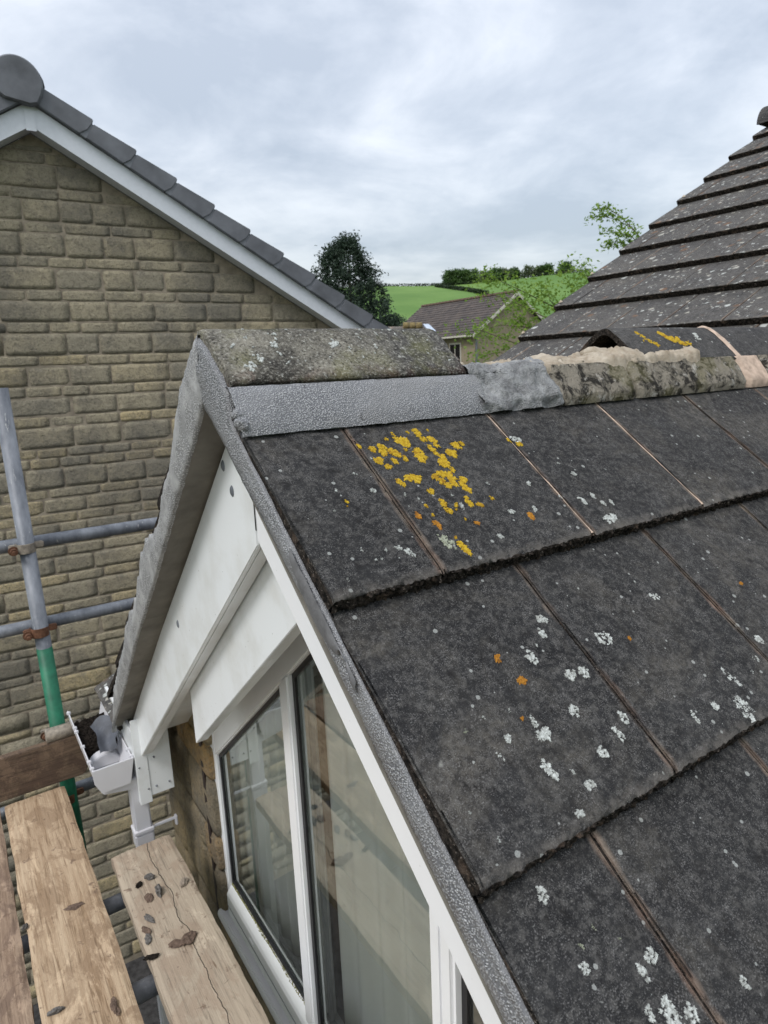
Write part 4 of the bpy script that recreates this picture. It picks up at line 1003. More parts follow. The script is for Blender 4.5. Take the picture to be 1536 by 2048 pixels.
# lead flap and mortared tile corner hanging into the gutter
rows = []
for i in range(9):
    t = i / 8; rows.append([Vector((.012 - .085 * u * (1 - .25 * t) + .01 * math.sin(t * 5), 1.70 - .12 * t + .02 * u + .012 * math.sin(u * 4), -1.285 - .075 * t - .012 * u + .012 * math.sin(u * 5 + t * 3))) for u in [j / 7 for j in range(8)]])
ribbon('lead_flashing', rows, M['lead'], H, .012, 33, 18, smooth=True)

# ---- room behind the window
RM = root('room', (.9, .2, -3.4), 'dim room behind the gable window', 'room'); RM['kind'] = 'structure'
box('back_wall', (2.3, -1.2, -3.4), (2.32, 1.6, .0), M['room'], RM); box('side_wall', (.45, 1.57, -3.4), (2.3, 1.59, -.9), M['room'], RM); box('side_wall', (.45, -1.21, -3.4), (2.3, -1.19, -.9), M['room'], RM)
box('room_floor', (.45, -1.2, -3.42), (2.3, 1.57, -3.401), M['room'], RM)
def curtain(name, y0, y1, z0, ztop, x, amp, wl, mat, label, cat, seed, group=None):
    n = int((y1 - y0) / .006); v = []; f = []
    for i in range(n + 1):
        y = y0 + (y1 - y0) * i / n; xx = x + amp * math.sin(y / wl * 6.283 + 2 * nz(y, 0, seed, 4)) + amp * .8 * nz(y, 2, seed, 16)
        v += [(xx, y, z0), (xx * .5 + x * .5, y, ztop(y))]
    for i in range(n): f.append([2 * i, 2 * i + 2, 2 * i + 3, 2 * i + 1])
    o = mesh(name, v, f, mat, None, smooth=True); tag(o, label, cat, group); return o
curtain('net_curtain', .62, 1.25, -3.2, lambda y: zh(y) + .04, .336, .016, .095, M['net'], 'white net curtain behind the left pane of the gable window', 'curtain', 1)
curtain('net_curtain', -.20, .47, -3.2, lambda y: (zh(y) if y > YC else zhr(y)) + .04, .338, .018, .11, M['net'], 'white net curtain behind the middle pane of the gable window', 'curtain', 2)
curtain('drape', .44, .70, -3.2, lambda y: zh(y) + .03, .43, .012, .05, M['drape'], 'narrow brown drape between the two net curtains', 'curtain', 3)

# ================================================================ NEIGHBOUR'S HOUSE
NH = root('neighbour_house', (1.0, 8.0, -5.6), 'coursed yellow-grey stone gable end with white bargeboards and grey verge caps', 'house')
PHI = -.0694; U_ = Vector((math.cos(PHI), math.sin(PHI), 0)); NV = Vector((-math.sin(PHI), math.cos(PHI), 0)); D0 = 4.8946
def NP(u, w, z):      # u along the wall, w away from us, z up
    p = U_ * u + NV * (D0 + w); return Vector((p.x, p.y, z))
AP = .17; TN = .592
zbt = lambda u: 2.058 - TN * abs(u - AP)        # bargeboard top
WW = .135
v = [NP(-4.2, WW + .0055, -5.6), NP(5.0, WW + .0055, -5.6), NP(5.0, WW + .0055, zbt(5.0) - .17), NP(AP, WW + .0055, zbt(AP) - .17), NP(-4.2, WW + .0055, zbt(-4.2) - .17)]
v += [p + NV * .25 for p in v]; n = 5
mesh('wall_core', v, [list(range(5)), list(range(9, 4, -1))] + [[i, (i + 1) % 5, 5 + (i + 1) % 5, 5 + i] for i in range(5)], M['joint_nb'], NH)
levels = [2.02, 1.915, 1.833, 1.762, 1.677, 1.51, 1.428, 1.267, 1.184, 1.012, .927, .762, .676, .517, .429, .26, .177, .019, -.067, -.219, -.306, -.478, -.556, -.642, -.812, -.893, -1.015, -1.102, -1.188, -1.292, -1.391, -1.539, -1.629, -1.795, -1.879, -1.972, -2.131, -2.21, -2.37, -2.45, -2.61, -2.69, -2.85, -2.93, -3.09, -3.17, -3.25, -3.42, -3.5, -3.66, -3.74, -3.9, -3.98, -4.14, -4.3, -4.38, -4.54, -4.7, -4.78, -4.94, -5.1, -5.18, -5.34, -5.5]
def project(p):
    d = p - CAM; z = d.dot(FWD)
    return (768 + FPX * d.dot(RIGHT) / z, 1024 + FPX * d.dot(DOWN) / z) if z > .05 else (-9e9, 0)
stones = []
rnd = random.Random(77)
for zi, zt in zip(levels[1:], levels):
    h = zt - zi; big = h > .12
    u = -4.15 + rnd.uniform(0, .2)
    while u < 4.9:
        w = rnd.uniform(.24, .50) if big else rnd.uniform(.20, .42)
        zlim = lambda uu: zbt(uu) - .185
        if zlim(u + w / 2) > zi + h * .4:
            px, py = project(NP(u + w / 2, WW, (zi + zt) / 2))
            area = w * h
            seen = -40 < px < 800 and 200 < py < 2090
            if seen and py > 655 and px > 405: seen = False
            if seen and py > 830 and px > 392 - (py - 830) * .26 and py < 1440: seen = False
            if seen and py > 1440 and not (125 < px < 420 and py < 1960): seen = False
            stones.append((seen, area, u, zi, w, h, zt))
        u += w
seen_ = sorted([s for s in stones if s[0]], key=lambda s: -s[1] if True else 0)
single = set(id(s) for s in seen_[:300])
SV, SF, STN = [], [], []
NW = empty('stone_wall'); NW.parent = NH
for i, s in enumerate(stones):
    _, _, u, zi, w, h, zt = s
    one = id(s) in single
    lim0 = zbt(u) - .172; lim1 = zbt(u + w) - .172; top = min(max(lim0, lim1), zt)
    j = rnd.uniform(-.005, .005)
    v, f = stone_mesh(w - .009, top - zi - .009, .03, i, 8 if one else 3, 5 if one else 2, .0026, .0050)
    q = rnd.uniform(-.004, .004)
    vv = []
    for (uu, t, z) in v:
        U = u + uu + .0045; Z = min(zi + z + .0045 + j * .6, zbt(U) - .174); vv.append(NP(U, WW - t - q, Z))
    tn = rnd.random() ** 1.3 if h > .12 else rnd.random() ** .8
    if zi > .3: tn *= .72
    if one:
        o = mesh('stone', vv, f, M['stone_nb'], NW, smooth=True); tint(o.data, tn)
    else:
        b = len(SV); SV += vv; SF += [[b + k for k in q_] for q_ in f]; STN += [tn] * len(vv)
o = mesh('stone_mass', SV, SF, M['stone_nb'], NW, smooth=True); a = o.data.attributes.new('tint', 'FLOAT', 'POINT'); a.data.foreach_set('value', STN); o['kind'] = 'stuff'
# bargeboards: face and underside in one L-shaped board each side
for sgn, L in ((1, 4.9), (-1, 3.6)):
    sec = lambda u: [(-.0, zbt(u)), (-.0, zbt(u) - .158), (WW - .004, zbt(u) - .165), (WW - .004, zbt(u) - .150), (.016, zbt(u) - .142), (.016, zbt(u))]
    v = []; us = [AP + sgn * .001, AP + sgn * L]
    for u in us: v += [NP(u, w, z) for w, z in sec(u)]
    n = 6; f = [list(range(n)), list(range(2 * n - 1, n - 1, -1))] + [[i, (i + 1) % n, n + (i + 1) % n, n + i] for i in range(n)]
    mesh('bargeboard', v, f, M['barge_nb'], NH)
box('barge_joint_cover', (-.035, -.006, -.172), (.035, -.001, -.01), M['barge_nb'], NH, f=lambda a, b, c: NP(AP + a, b, zbt(AP) + c - abs(a) * TN))
# verge caps, one per course, stepping down
ang = math.atan(.602); ca_, sa_ = math.cos(ang), math.sin(ang)
def VC(s, w, h, sgn=1): # s down the slope from apex, h square to it
    u = AP + sgn * (s * ca_ + h * sa_); z = 2.247 - s * sa_ + h * ca_ ; return NP(u, w, z)
for sgn, n0 in ((1, 14), (-1, 10)):
    for k in range(n0):
        s1 = (.603 - AP) / ca_ + (k - 1) * .345 + .345; s0 = s1 - .345
        if k == 0: s0 = .04
        hb = -.155
        out_ = []
        def sec2(s, lift, cham): return None
        pts = []
        # side profile (s, h) with a chamfered lower corner
        poly = [(s0 + .012, -.030), (s1, -.002), (s1 + .006, -.030), (s1 - .004, -.095), (s1 - .040, hb), (s0 + .012, hb)]
        n = len(poly); v = [VC(s, -.045, h, sgn) for s, h in poly] + [VC(s, .10, h + .004, sgn) for s, h in poly]
        f = [list(range(n)), list(range(2 * n - 1, n - 1, -1))] + [[i, (i + 1) % n, n + (i + 1) % n, n + i] for i in range(n)]
        mesh('verge_cap', v, f, M['tile_nb'], NH, bevel=.006)
        poly = [(s1 + .0, -.034), (s1 + .055, -.034), (s1 + .05, -.10), (s1 + .012, hb + .004), (s1 - .035, hb + .004)]
        n = len(poly); v = [VC(s, -.036, h, sgn) for s, h in poly] + [VC(s, .09, h, sgn) for s, h in poly]
        f = [list(range(n)), list(range(2 * n - 1, n - 1, -1))] + [[i, (i + 1) % n, n + (i + 1) % n, n + i] for i in range(n)]
        mesh('verge_clip', v, f, M['barge_nb'] if False else plain('verge_clip_grey', (.17, .18, .20), .6, .3) if k == 0 and sgn == 1 else bpy.data.materials['verge_clip_grey'], NH)
# roof covering: both slopes running away from us
for sgn, L in ((1, 5.0), (-1, 3.7)):
    for k in range(15 if sgn == 1 else 11):
        s0 = .06 + k * .345; s1 = s0 + .36
        v = [VC(s0, .09, -.045, sgn), VC(s1, .09, -.020, sgn), VC(s1, 8.5, -.020, sgn), VC(s0, 8.5, -.045, sgn), VC(s0, .09, -.075, sgn), VC(s1, .09, -.045, sgn), VC(s1, 8.5, -.045, sgn), VC(s0, 8.5, -.075, sgn)]
        f = hexa(v)[1]; mesh('tile_course', v, f, M['tile_nb'], NH)
# ridge end cap and ridge
v = []; f = []; nn = 26; c0 = NP(.115, 0, 2.165)
out = []
for j in range(nn + 1):
    a = math.radians(-8) + math.radians(196) * j / nn; out.append((.115 + .168 * math.cos(a), 2.165 + .172 * math.sin(a)))
out += [(-.035, 2.060), (.03, 2.015), (.20, 2.003), (.262, 2.03)]
out = out[:nn + 1] + [(-.030, 2.080), (.02, 2.046), (.185, 2.020), (.235, 2.034), (.262, 2.085)]
n = len(out)
for w, sc in ((-.075, .93), (-.060, 1.0), (-.02, 1.0)):
    for (u, z) in out: v.append(NP(.115 + (u - .115) * sc, w, 2.165 + (z - 2.165) * sc))
f = [list(range(n))] + [[a * n + i, a * n + (i + 1) % n, (a + 1) * n + (i + 1) % n, (a + 1) * n + i] for a in (0, 1) for i in range(n)]
mesh('ridge_end_cap', v, f, M['tile_nb'], NH)
for k in range(18):
    w0 = -.02 + k * .45; v = []; f = []
    for i in range(2):
        for j in range(13): a = math.pi * j / 12; v.append(NP(.125 + .172 * math.cos(a), w0 + i * .442, 2.165 + .172 * math.sin(a)))
    for j in range(12): f.append([j, j + 1, 13 + j + 1, 13 + j])
    mesh('ridge_tile', v, f, M['tile_nb'], NH, smooth=True)

# ================================================================ SCAFFOLD
def tubeobj(name, a, b, label, cat, r=.027, mat='galv', group=None):
    R0 = root(name, a, label, cat, group)
    a, b = Vector(a), Vector(b); d = (b - a).normalized()
    v1, f1 = [], []
    # hollow ends: a short inner wall
    side = d.cross(Vector((0, 0, 1)) if abs(d.z) < .9 else Vector((1, 0, 0))).normalized(); up = d.cross(side); seg = 28
    rings = [(a + d * .06, r * .86), (a, r * .86), (a, r), (b, r), (b, r * .86), (b - d * .06, r * .86)]
    for p, rr in rings:
        for k in range(seg): t = 6.28318 * k / seg; v1.append(p + (side * math.cos(t) + up * math.sin(t)) * rr)
    for i in range(len(rings) - 1):
        for k in range(seg): f1.append([i * seg + k, i * seg + (k + 1) % seg, (i + 1) * seg + (k + 1) % seg, (i + 1) * seg + k])
    me = bpy.data.meshes.new('tube'); me.from_pydata([tuple(p) for p in v1], [], f1); o = link('tube', me, M[mat], R0, True)
    return R0
PX, PY = -.166, 2.08
def polept(z): return Vector((PX - .008 * z / 1.5 * -1 - .004 + (-.010 if z > -.6 else 0) * 0, PY, z))
def PP(z): return (PX + .010 - .012 * (z + 1.4) / 1.4, PY, z)
pole = tubeobj('scaffold_pole', PP(-5.55), PP(.045), 'upright scaffold pole with a green painted lower half, left edge of the stone wall', 'scaffold pole', r=.031)
gp = tube('painted_band', [PP(-2.9), PP(-1.06)], .0316, M['green_paint'], pole, 28)
RY = PY + .056
tubeobj('guard_rail', (-1.6, RY, -.600), (1.45, RY, -.612), 'upper horizontal galvanised guard rail crossing in front of the stone wall', 'scaffold rail')
tubeobj('guard_rail', (-1.6, RY, -.968), (1.45, RY, -.975), 'lower horizontal galvanised guard rail crossing in front of the stone wall', 'scaffold rail')
tubeobj('ledger_tube', (-1.5, RY, -1.80), (1.2, RY, -1.80), 'ledger tube just beyond the ends of the boards, near the downpipe', 'scaffold tube')
tubeobj('transom_tube', (-1.35, 1.20, -1.722), (.085, 1.20, -1.722), 'scaffold tube under the boards, seen in the gap by the mortar crumbs', 'scaffold tube')
tubeobj('transom_tube', (-1.35, .80, -1.722), (.085, .80, -1.722), 'thicker looking scaffold tube under the boards, nearest the camera', 'scaffold tube', r=.03)
tubeobj('toe_board_tube', (-.215, 2.0, -1.432), (-.070, 2.0, -1.432), 'short concrete spattered tube stub resting on the end of the toe board', 'scaffold tube', r=.031, mat='galv_dirty')
def coupler(x, y, z, mat, label, tilt=0):
    R0 = root('coupler', (x, y, z), label, 'coupler')
    # strap round the pole
    def band(name, cx, cy, r, hgt, thick, a0, a1, zc, axis='z'):
        v = []; f = []; n = 26
        for i in range(n + 1):
            a = a0 + (a1 - a0) * i / n
            for rr, zz in ((r, -hgt / 2), (r + thick, -hgt / 2), (r + thick, hgt / 2), (r, hgt / 2)):
                if axis == 'z': v.append((cx + rr * math.cos(a), cy + rr * math.sin(a), zc + zz + .10 * (cx + rr * math.cos(a) - cx) * tilt))
                else: v.append((cx + zz, cy + rr * math.cos(a), zc + rr * math.sin(a)))
        for i in range(n):
            for q in range(4): f.append([i * 4 + q, i * 4 + (q + 1) % 4, (i + 1) * 4 + (q + 1) % 4, (i + 1) * 4 + q])
        f += [[0, 1, 2, 3], [n * 4 + 3, n * 4 + 2, n * 4 + 1, n * 4]]
        return mesh(name, v, f, mat, R0, bevel=.001)
    band('pole_strap', x, y, .0318, .040, .006, R_(-200), R_(20), z)
    band('rail_strap', x + .012, RY, .0282, .042, .006, R_(-60), R_(200), z, 'x')
    box('saddle', (x - .02, y + .016, z - .024), (x + .03, y + .05, z + .024), mat, R0, bevel=.005)
    # flange and eye bolt on the left of the pole, facing us
    box('flange', (x - .062, y - .020, z - .017), (x - .030, y + .006, z + .020), mat, R0, bevel=.004)
    box('flange', (x + .030, y - .012, z - .006), (x + .070, y + .010, z + .020), mat, R0, bevel=.004)
    tube('bolt', [(x - .046, y - .052, z - .006), (x - .046, y + .03, z + .002)], .0075, M['rust'], R0, 12)
    tube('nut', [(x - .046, y - .040, z - .005), (x - .046, y - .022, z - .0035)], .0150, M['rust'], R0, 6)
    tube('washer', [(x - .046, y - .0215, z - .0035), (x - .046, y - .018, z - .003)], .0205, M['rust'], R0, 18)
    return R0
coupler(PX - .003, PY, -.612, M['galv_dirty'], 'dull grey coupler clamping the upper guard rail to the pole')
coupler(PX - .001, PY, -.985, M['rust'], 'rusty coupler clamping the lower guard rail to the pole')
coupler(PX + .003, PY, -1.795, M['rust'], 'blackened coupler with bolt sticking out on the green pole below the gutter')
coupler(PX + .002, PY, -1.455, M['galv_dirty'], 'dirty coupler at the foot of the green band behind the toe board')

def board(name, x0, x1, y0, y1, zt, th, mat, label, seed, chip=.004, notch=False):
    R0 = root(name, ((x0 + x1) / 2, y1, zt - th), label, 'scaffold board')
    nx, ny = 14, 90; v = []; f = []; rnd = random.Random(seed)
    for i in range(ny + 1):
        for j in range(nx + 1):
            a, b = j / nx, i / ny; x = x0 + (x1 - x0) * a; y = y0 + (y1 - y0) * b
            e = min(a, 1 - a) * (x1 - x0)
            if a in (0, 1): x += nz(y, a, seed, 7) * .005 + nz(y, a, seed, 30) * .002
            if i in (0, ny): y += nz(x, b, seed, 30) * .004
            z = zt + nz(x, y, seed, 3) * .002 - (.004 if e < 1e-6 else 0) - (.003 if i == ny else 0)
            v.append((x, y, z))
    w = nx + 1
    for i in range(ny):
        for j in range(nx): f.append([i * w + j, i * w + j + 1, (i + 1) * w + j + 1, (i + 1) * w + j])
    ring = list(range(w)) + [i * w + nx for i in range(1, ny + 1)] + [ny * w + j for j in range(nx - 1, -1, -1)] + [i * w for i in range(ny - 1, 0, -1)]
    s = len(v)
    for r in ring: v.append((v[r][0], v[r][1], zt - th))
    n = len(ring)
    for k in range(n): f.append([ring[k], s + k, s + (k + 1) % n, ring[(k + 1) % n]])
    mesh('plank', v, f, mat, R0, smooth=False); return R0
BZ = -1.65
board('scaffold_board', -.112, .104, -2.2, 1.352, BZ, .043, M['board_in'], 'pale grey board nearest the window, split along its length and scattered with mortar crumbs', 1)
board('scaffold_board', -.408, -.176, -2.2, 1.942, BZ, .043, M['board_mid'], 'golden brown board in the middle with scratched and scuffed face', 2)
board('scaffold_board', -.662, -.424, -2.2, 1.955, BZ, .043, M['board_out'], 'reddish brown worn board at the left edge, beside the golden one', 3)
board('scaffold_board', -.905, -.675, -2.2, 1.93, BZ, .043, M['board_mid'], 'outer scaffold board beyond the reddish one', 4)
board('scaffold_board', -1.15, -.918, -2.2, 1.94, BZ, .043, M['board_in'], 'outermost scaffold board of the platform', 5)
# toe board on edge across the end of the platform
TB = root('toe_board', (-.6, 1.99, BZ), 'dark weathered toe board standing on edge at the end of the boards', 'toe board')
v = []; f = []
poly = [(-1.4, BZ + .004), (-.100, BZ + .004), (-.082, BZ + .012), (-.075, BZ + .03), (-.075, BZ + .18), (-.080, BZ + .195), (-1.4, BZ + .195)]
n = len(poly); v = [(x, 1.966 + nz(x, z, 1, 5) * .002, z) for x, z in poly] + [(x, 2.004, z) for x, z in poly]
f = [list(range(n)), list(range(2 * n - 1, n - 1, -1))] + [[i, (i + 1) % n, n + (i + 1) % n, n + i] for i in range(n)]
mesh('plank', v, f, M['toe'], TB, bevel=.003)

# crumbs of mortar on the boards
def crumb(x, y, r, mat, label, cat='mortar crumb', flat=.6, seed=1, name='mortar_crumb', el=1.3):
    bm = bmesh.new(); bmesh.ops.create_icosphere(bm, subdivisions=3, radius=1.0); rnd = random.Random(seed); rot = rnd.uniform(0, 6.28)
    for p in bm.verts:
        d = 1 + .55 * nz(p.co.x, p.co.y, p.co.z + seed * 3, 1.4) + .35 * nz(p.co.x, p.co.y, p.co.z + seed, 3.2)
        q = p.co * d; a = q.x * el; b = q.y / el; X = a * math.cos(rot) - b * math.sin(rot); Y = a * math.sin(rot) + b * math.cos(rot)
        p.co = Vector((x + X * r, y + Y * r, BZ + .001 + max(0, (q.z + .55)) * r * flat))
    me = bpy.data.meshes.new(name); bm.to_mesh(me); bm.free(); o = link(name, me, mat, None, False); tag(o, label, cat); return o
crumb(-.061, 1.145, .011, M['dirt'], 'small black crumb at the far end of the pale board', seed=1)
crumb(-.021, 1.155, .012, M['chip_grey'], 'grey sparkly mortar chip left of the split, furthest from the camera', seed=2, flat=1)
crumb(-.013, 1.073, .015, M['chip_grey'], 'largest blue-grey mortar chip on the pale board, next to the split', seed=3, flat=1, el=1.6)
crumb(-.046, 1.068, .016, M['chip_brown'], 'flat brown flake touching the large blue-grey chip', 'mortar flake', .25, 4, 'mortar_flake')
crumb(.068, 1.061, .015, M['chip_tan'], 'pale tan mortar chip right of the split, near the window', seed=5, flat=.6)
crumb(-.071, .979, .015, M['chip_grey'], 'flat grey oval flake below the brown one', 'mortar flake', .25, 6, 'mortar_flake', 1.6)
crumb(-.091, .936, .014, M['chip_brown'], 'brown crusty flake at the left side of the pale board', 'mortar flake', .3, 7, 'mortar_flake', 1.3)
crumb(-.094, .897, .014, M['chip_grey'], 'grey flake just below the brown crusty one', 'mortar flake', .3, 8, 'mortar_flake')
crumb(-.026, .826, .019, M['chip_brown'], 'left half of the broad mud flake in the middle of the pale board', 'mortar flake', .3, 9, 'mortar_flake', 1.5)
crumb(.008, .820, .021, M['chip_brown'], 'right half of the broad mud flake beside the split', 'mortar flake', .45, 10, 'mortar_flake', 1.2)
crumb(-.103, .822, .013, M['dirt'], 'dark crumb at the left rim of the pale board', seed=11, flat=.5, el=1.6)
crumb(-.370, .805, .012, M['chip_grey'], 'silvery mortar chip at the lower left of the golden board', seed=12, flat=.7, el=1.6)
crumb(-.232, .722, .016, M['chip_brown'], 'elongated dark flake at the bottom of the golden board', 'mortar flake', .4, 13, 'mortar_flake', 1.9)
crumb(-.409, 1.182, .009, M['chip_grey'], 'small grey crumb lodged at the gap between golden and reddish boards', seed=14, flat=.9)
crumb(-.262, 1.18, .018, M['chip_brown'], 'thin brown scab in the middle of the golden board', 'mortar flake', .12, 15, 'mortar_flake', 1.5)

# ================================================================ DISTANCE
def leaf_cloud(name, pts, size, mat, parent, seed, per=1, flat=1.0):
    rnd = random.Random(seed); v = []; f = []
    for p in pts:
        s = size * rnd.uniform(.6, 1.3)
        a = Vector((rnd.gauss(0, 1), rnd.gauss(0, 1), rnd.gauss(0, .7) * flat)).normalized(); b = a.cross(Vector((rnd.gauss(0, 1), rnd.gauss(0, 1), rnd.gauss(0, 1)))).normalized()
        k = len(v); v += [p - a * s, p + b * s * .45, p + a * s, p - b * s * .45]; f.append([k, k + 1, k + 2, k + 3])
    me = bpy.data.meshes.new(name); me.from_pydata([tuple(p) for p in v], [], f); return link(name, me, mat, parent)
# conifer beyond the neighbour's roof
D = 46.0
c0 = at_dist(700, 600, D); base = Vector((c0.x, c0.y, -5.6))
T = root('conifer_tree', base, 'dark green conifer rising behind the neighbour roof verge', 'tree')
rt = Vector((RIGHT.x, RIGHT.y, 0)).normalized(); fw = Vector((FWD.x, FWD.y, 0)).normalized()
outl = [(477, -1, 8), (495, -40, 22), (515, -52, 36), (540, -65, 52), (560, -70, 60), (600, -66, 82), (625, -60, 96), (655, -50, 118), (700, -50, 126), (760, -50, 110)]
def outline(py):
    for a, b in zip(outl, outl[1:]):
        if a[0] <= py <= b[0]:
            t = (py - a[0]) / (b[0] - a[0]); return a[1] + (b[1] - a[1]) * t, a[2] + (b[2] - a[2]) * t
    return -10, 10
px2m = D / FPX * 1.02
rnd = random.Random(8); pts = []
clumps = []
for i in range(330):
    py = 480 + 270 * rnd.random() ** .9; l, r = outline(py); t = rnd.uniform(-1, 1); cxp = (l + r) / 2; hw = (r - l) / 2
    a = rnd.uniform(0, 6.283); rr = math.sqrt(rnd.uniform(.25, 1)) * .93
    clumps.append((at_dist(697, py, D) + rt * ((cxp + hw * rr * math.cos(a)) * px2m) + fw * (hw * rr * math.sin(a)) * px2m, rnd.uniform(.28, .62)))
for c, s in clumps:
    for k in range(120):
        d = Vector((rnd.gauss(0, 1), rnd.gauss(0, 1), rnd.gauss(0, .75)));  pts.append(c + d * s * .43 + Vector((0, 0, .10 * d.z)))
leaf_cloud('crown', pts, .10, M['leaf_pine'], T, 3)
tube('trunk', [base, base + Vector((0, 0, 6)), at_dist(697, 500, D)], [.28, .2, .04], M['bark'], T, 10)

# spring tree between the roofs, thin twigs with fresh leaves
D2 = 13.0
tb = at_dist(1235, 700, D2); tb.z = -5.6
T2 = root('spring_tree', tb, 'loose fresh-green tree with leafy twigs showing beside the old roof', 'tree')
tr = [tb, Vector((tb.x + .1, tb.y, -2.5)), at_dist(1245, 760, D2), at_dist(1262, 600, D2), at_dist(1330, 470, D2)]
tube('trunk', tr, [.14, .11, .08, .05, .02], M['bark'], T2, 9)
rnd = random.Random(21); lp = []
def limb(pp, r0, r1, nleaf, spread, name='limb'):
    P = [at_dist(px, py, D2 + dd) for px, py, dd in pp]
    tube(name, P, [r0 + (r1 - r0) * i / (len(P) - 1) for i in range(len(P))], M['bark'], T2, 6)
    for i in range(nleaf):
        t = rnd.random() ** .8 * (len(P) - 1); k = min(int(t), len(P) - 2); p = P[k].lerp(P[k + 1], t - k)
        lp.append(p + Vector((rnd.gauss(0, spread), rnd.gauss(0, spread), rnd.gauss(0, spread * .8))))
limb([(1300, 500, 0), (1270, 462, .1), (1240, 432, .1), (1213, 415, .2), (1190, 418, .2)], .012, .003, 120, .055)
limb([(1295, 490, 0), (1262, 455, .3), (1235, 440, .3), (1205, 432, .3), (1178, 436, .3)], .010, .003, 90, .05)
limb([(1290, 500, 0), (1265, 475, 0), (1240, 465, -.1), (1212, 462, -.1)], .010, .003, 110, .06)
limb([(1290, 510, 0), (1262, 492, 0), (1235, 484, .1), (1205, 492, .2)], .010, .003, 100, .05)
limb([(1280, 640, 0), (1230, 590, .1), (1190, 560, 0), (1150, 540, .1), (1120, 545, .1)], .015, .004, 170, .13)
limb([(1280, 650, 0), (1220, 600, 0), (1170, 545, .3), (1160, 528, .3)], .012, .003, 90, .09)
limb([(1270, 700, 0), (1180, 640, .4), (1100, 610, .4), (1040, 580, .3), (985, 555, .2), (960, 560, .2)], .018, .004, 330, .13)
limb([(1270, 710, 0), (1150, 660, -.4), (1080, 630, -.4), (1020, 600, -.3), (970, 585, -.2)], .016, .004, 150, .12)
limb([(1260, 730, 0), (1140, 690, .2), (1060, 655, .3), (1000, 650, .4), (950, 665, .5)], .016, .004, 200, .13)
limb([(1250, 760, 0), (1130, 720, -.3), (1040, 690, -.2), (960, 660, 0), (900, 670, .2)], .016, .004, 190, .12)
limb([(1150, 660, 0), (1100, 600, .2), (1090, 560, .2)], .010, .003, 150, .14)
limb([(1100, 700, 0), (1060, 680, .2), (1040, 640, .2), (1040, 600, .2)], .010, .003, 190, .16)
limb([(1130, 740, 0), (1050, 720, .2), (1000, 705, .2), (960, 712, .2)], .010, .003, 170, .14)
limb([(1180, 640, 0), (1150, 600, .2), (1145, 575, .2)], .010, .003, 120, .14)
zl = at_dist(1100, 548, D2).z
lp += [p + Vector((rnd.gauss(0, .14), rnd.gauss(0, .14), rnd.gauss(0, .10))) for p in lp if p.z < zl and rnd.random() < .35]
lp += [p + Vector((rnd.gauss(0, .05), rnd.gauss(0, .05), rnd.gauss(0, .04))) for p in lp]
leaf_cloud('foliage', lp, .038, M['leaf_spring'], T2, 5)

# house in the distance, ridge running away along +y
FH = root('distant_house', (35, 38, -5.6), 'distant house with brown tiled roof and cream bargeboards below the green hill', 'house')
gx, gyy, hw = 34.97, 34.3, 4.17; za, ze = 4.87, 2.0; y2 = 45.4
box('wall', (gx - hw + .35, gyy + .15, -5.6), (gx + hw - .35, y2 - .3, ze - .05), M['farwall'], FH)
prism_y('gable_wall', [(gx - hw + .35, ze - .049), (gx + hw - .35, ze - .049), (gx, za - .25)], gyy + .15, gyy + .4, M['farwall'], FH)
for sg in (-1, 1):
    nrow = 15
    for k in range(nrow):
        a, b = k / nrow, (k + 1.06) / nrow
        xa, xb = gx + sg * hw * a, gx + sg * hw * b; z0_, z1_ = za - (za - ze) * a, za - (za - ze) * b
        v = [(xa, gyy - .1, z0_ - .03), (xb, gyy - .1, z1_ + .035), (xb, y2, z1_ + .035), (xa, y2, z0_ - .03), (xa, gyy - .1, z0_ - .12), (xb, gyy - .1, z1_ - .03), (xb, y2, z1_ - .03), (xa, y2, z0_ - .12)]
        mesh('tile_course', v, hexa(v)[1], M['farroof'], FH)
    v = [(gx, gyy - .16, za - .02), (gx + sg * (hw + .05), gyy - .16, ze - .06), (gx + sg * (hw + .05), gyy - .16, ze - .26), (gx, gyy - .16, za - .24)]
    v += [(x, y + .05, z) for x, y, z in v]; mesh('bargeboard', v, [[0, 1, 2, 3], [7, 6, 5, 4]] + [[i, (i + 1) % 4, 4 + (i + 1) % 4, 4 + i] for i in range(4)], M['fartrim'], FH)
for k in range(26):
    y = gyy - .1 + k * .43; box('ridge_tile', (gx - .13, y, za - .04), (gx + .13, y + .42, za + .12), plain('reddish_ridge', (.15, .10, .08), .9) if k == 0 else bpy.data.materials['reddish_ridge'], FH, bevel=.04)
box('gutter', (gx - hw - .12, gyy, ze - .16), (gx - hw + .0, y2, ze - .04), M['fartrim'], FH)
box('downpipe', (gx - hw + .38, gyy + .05, -5.5), (gx - hw + .50, gyy + .14, ze - .2), M['galv'], FH)
for y in (35.9, 38.6, 41.5):
    w_ = box('window', (gx - hw + .30, y, -.1), (gx - hw + .34, y + 1.25, 1.5), M['fartrim'], FH)
    for yy in (y + .08, y + .67): box('pane', (gx - hw + .28, yy, .0), (gx - hw + .295, yy + .5, 1.4), M['void'], w_)

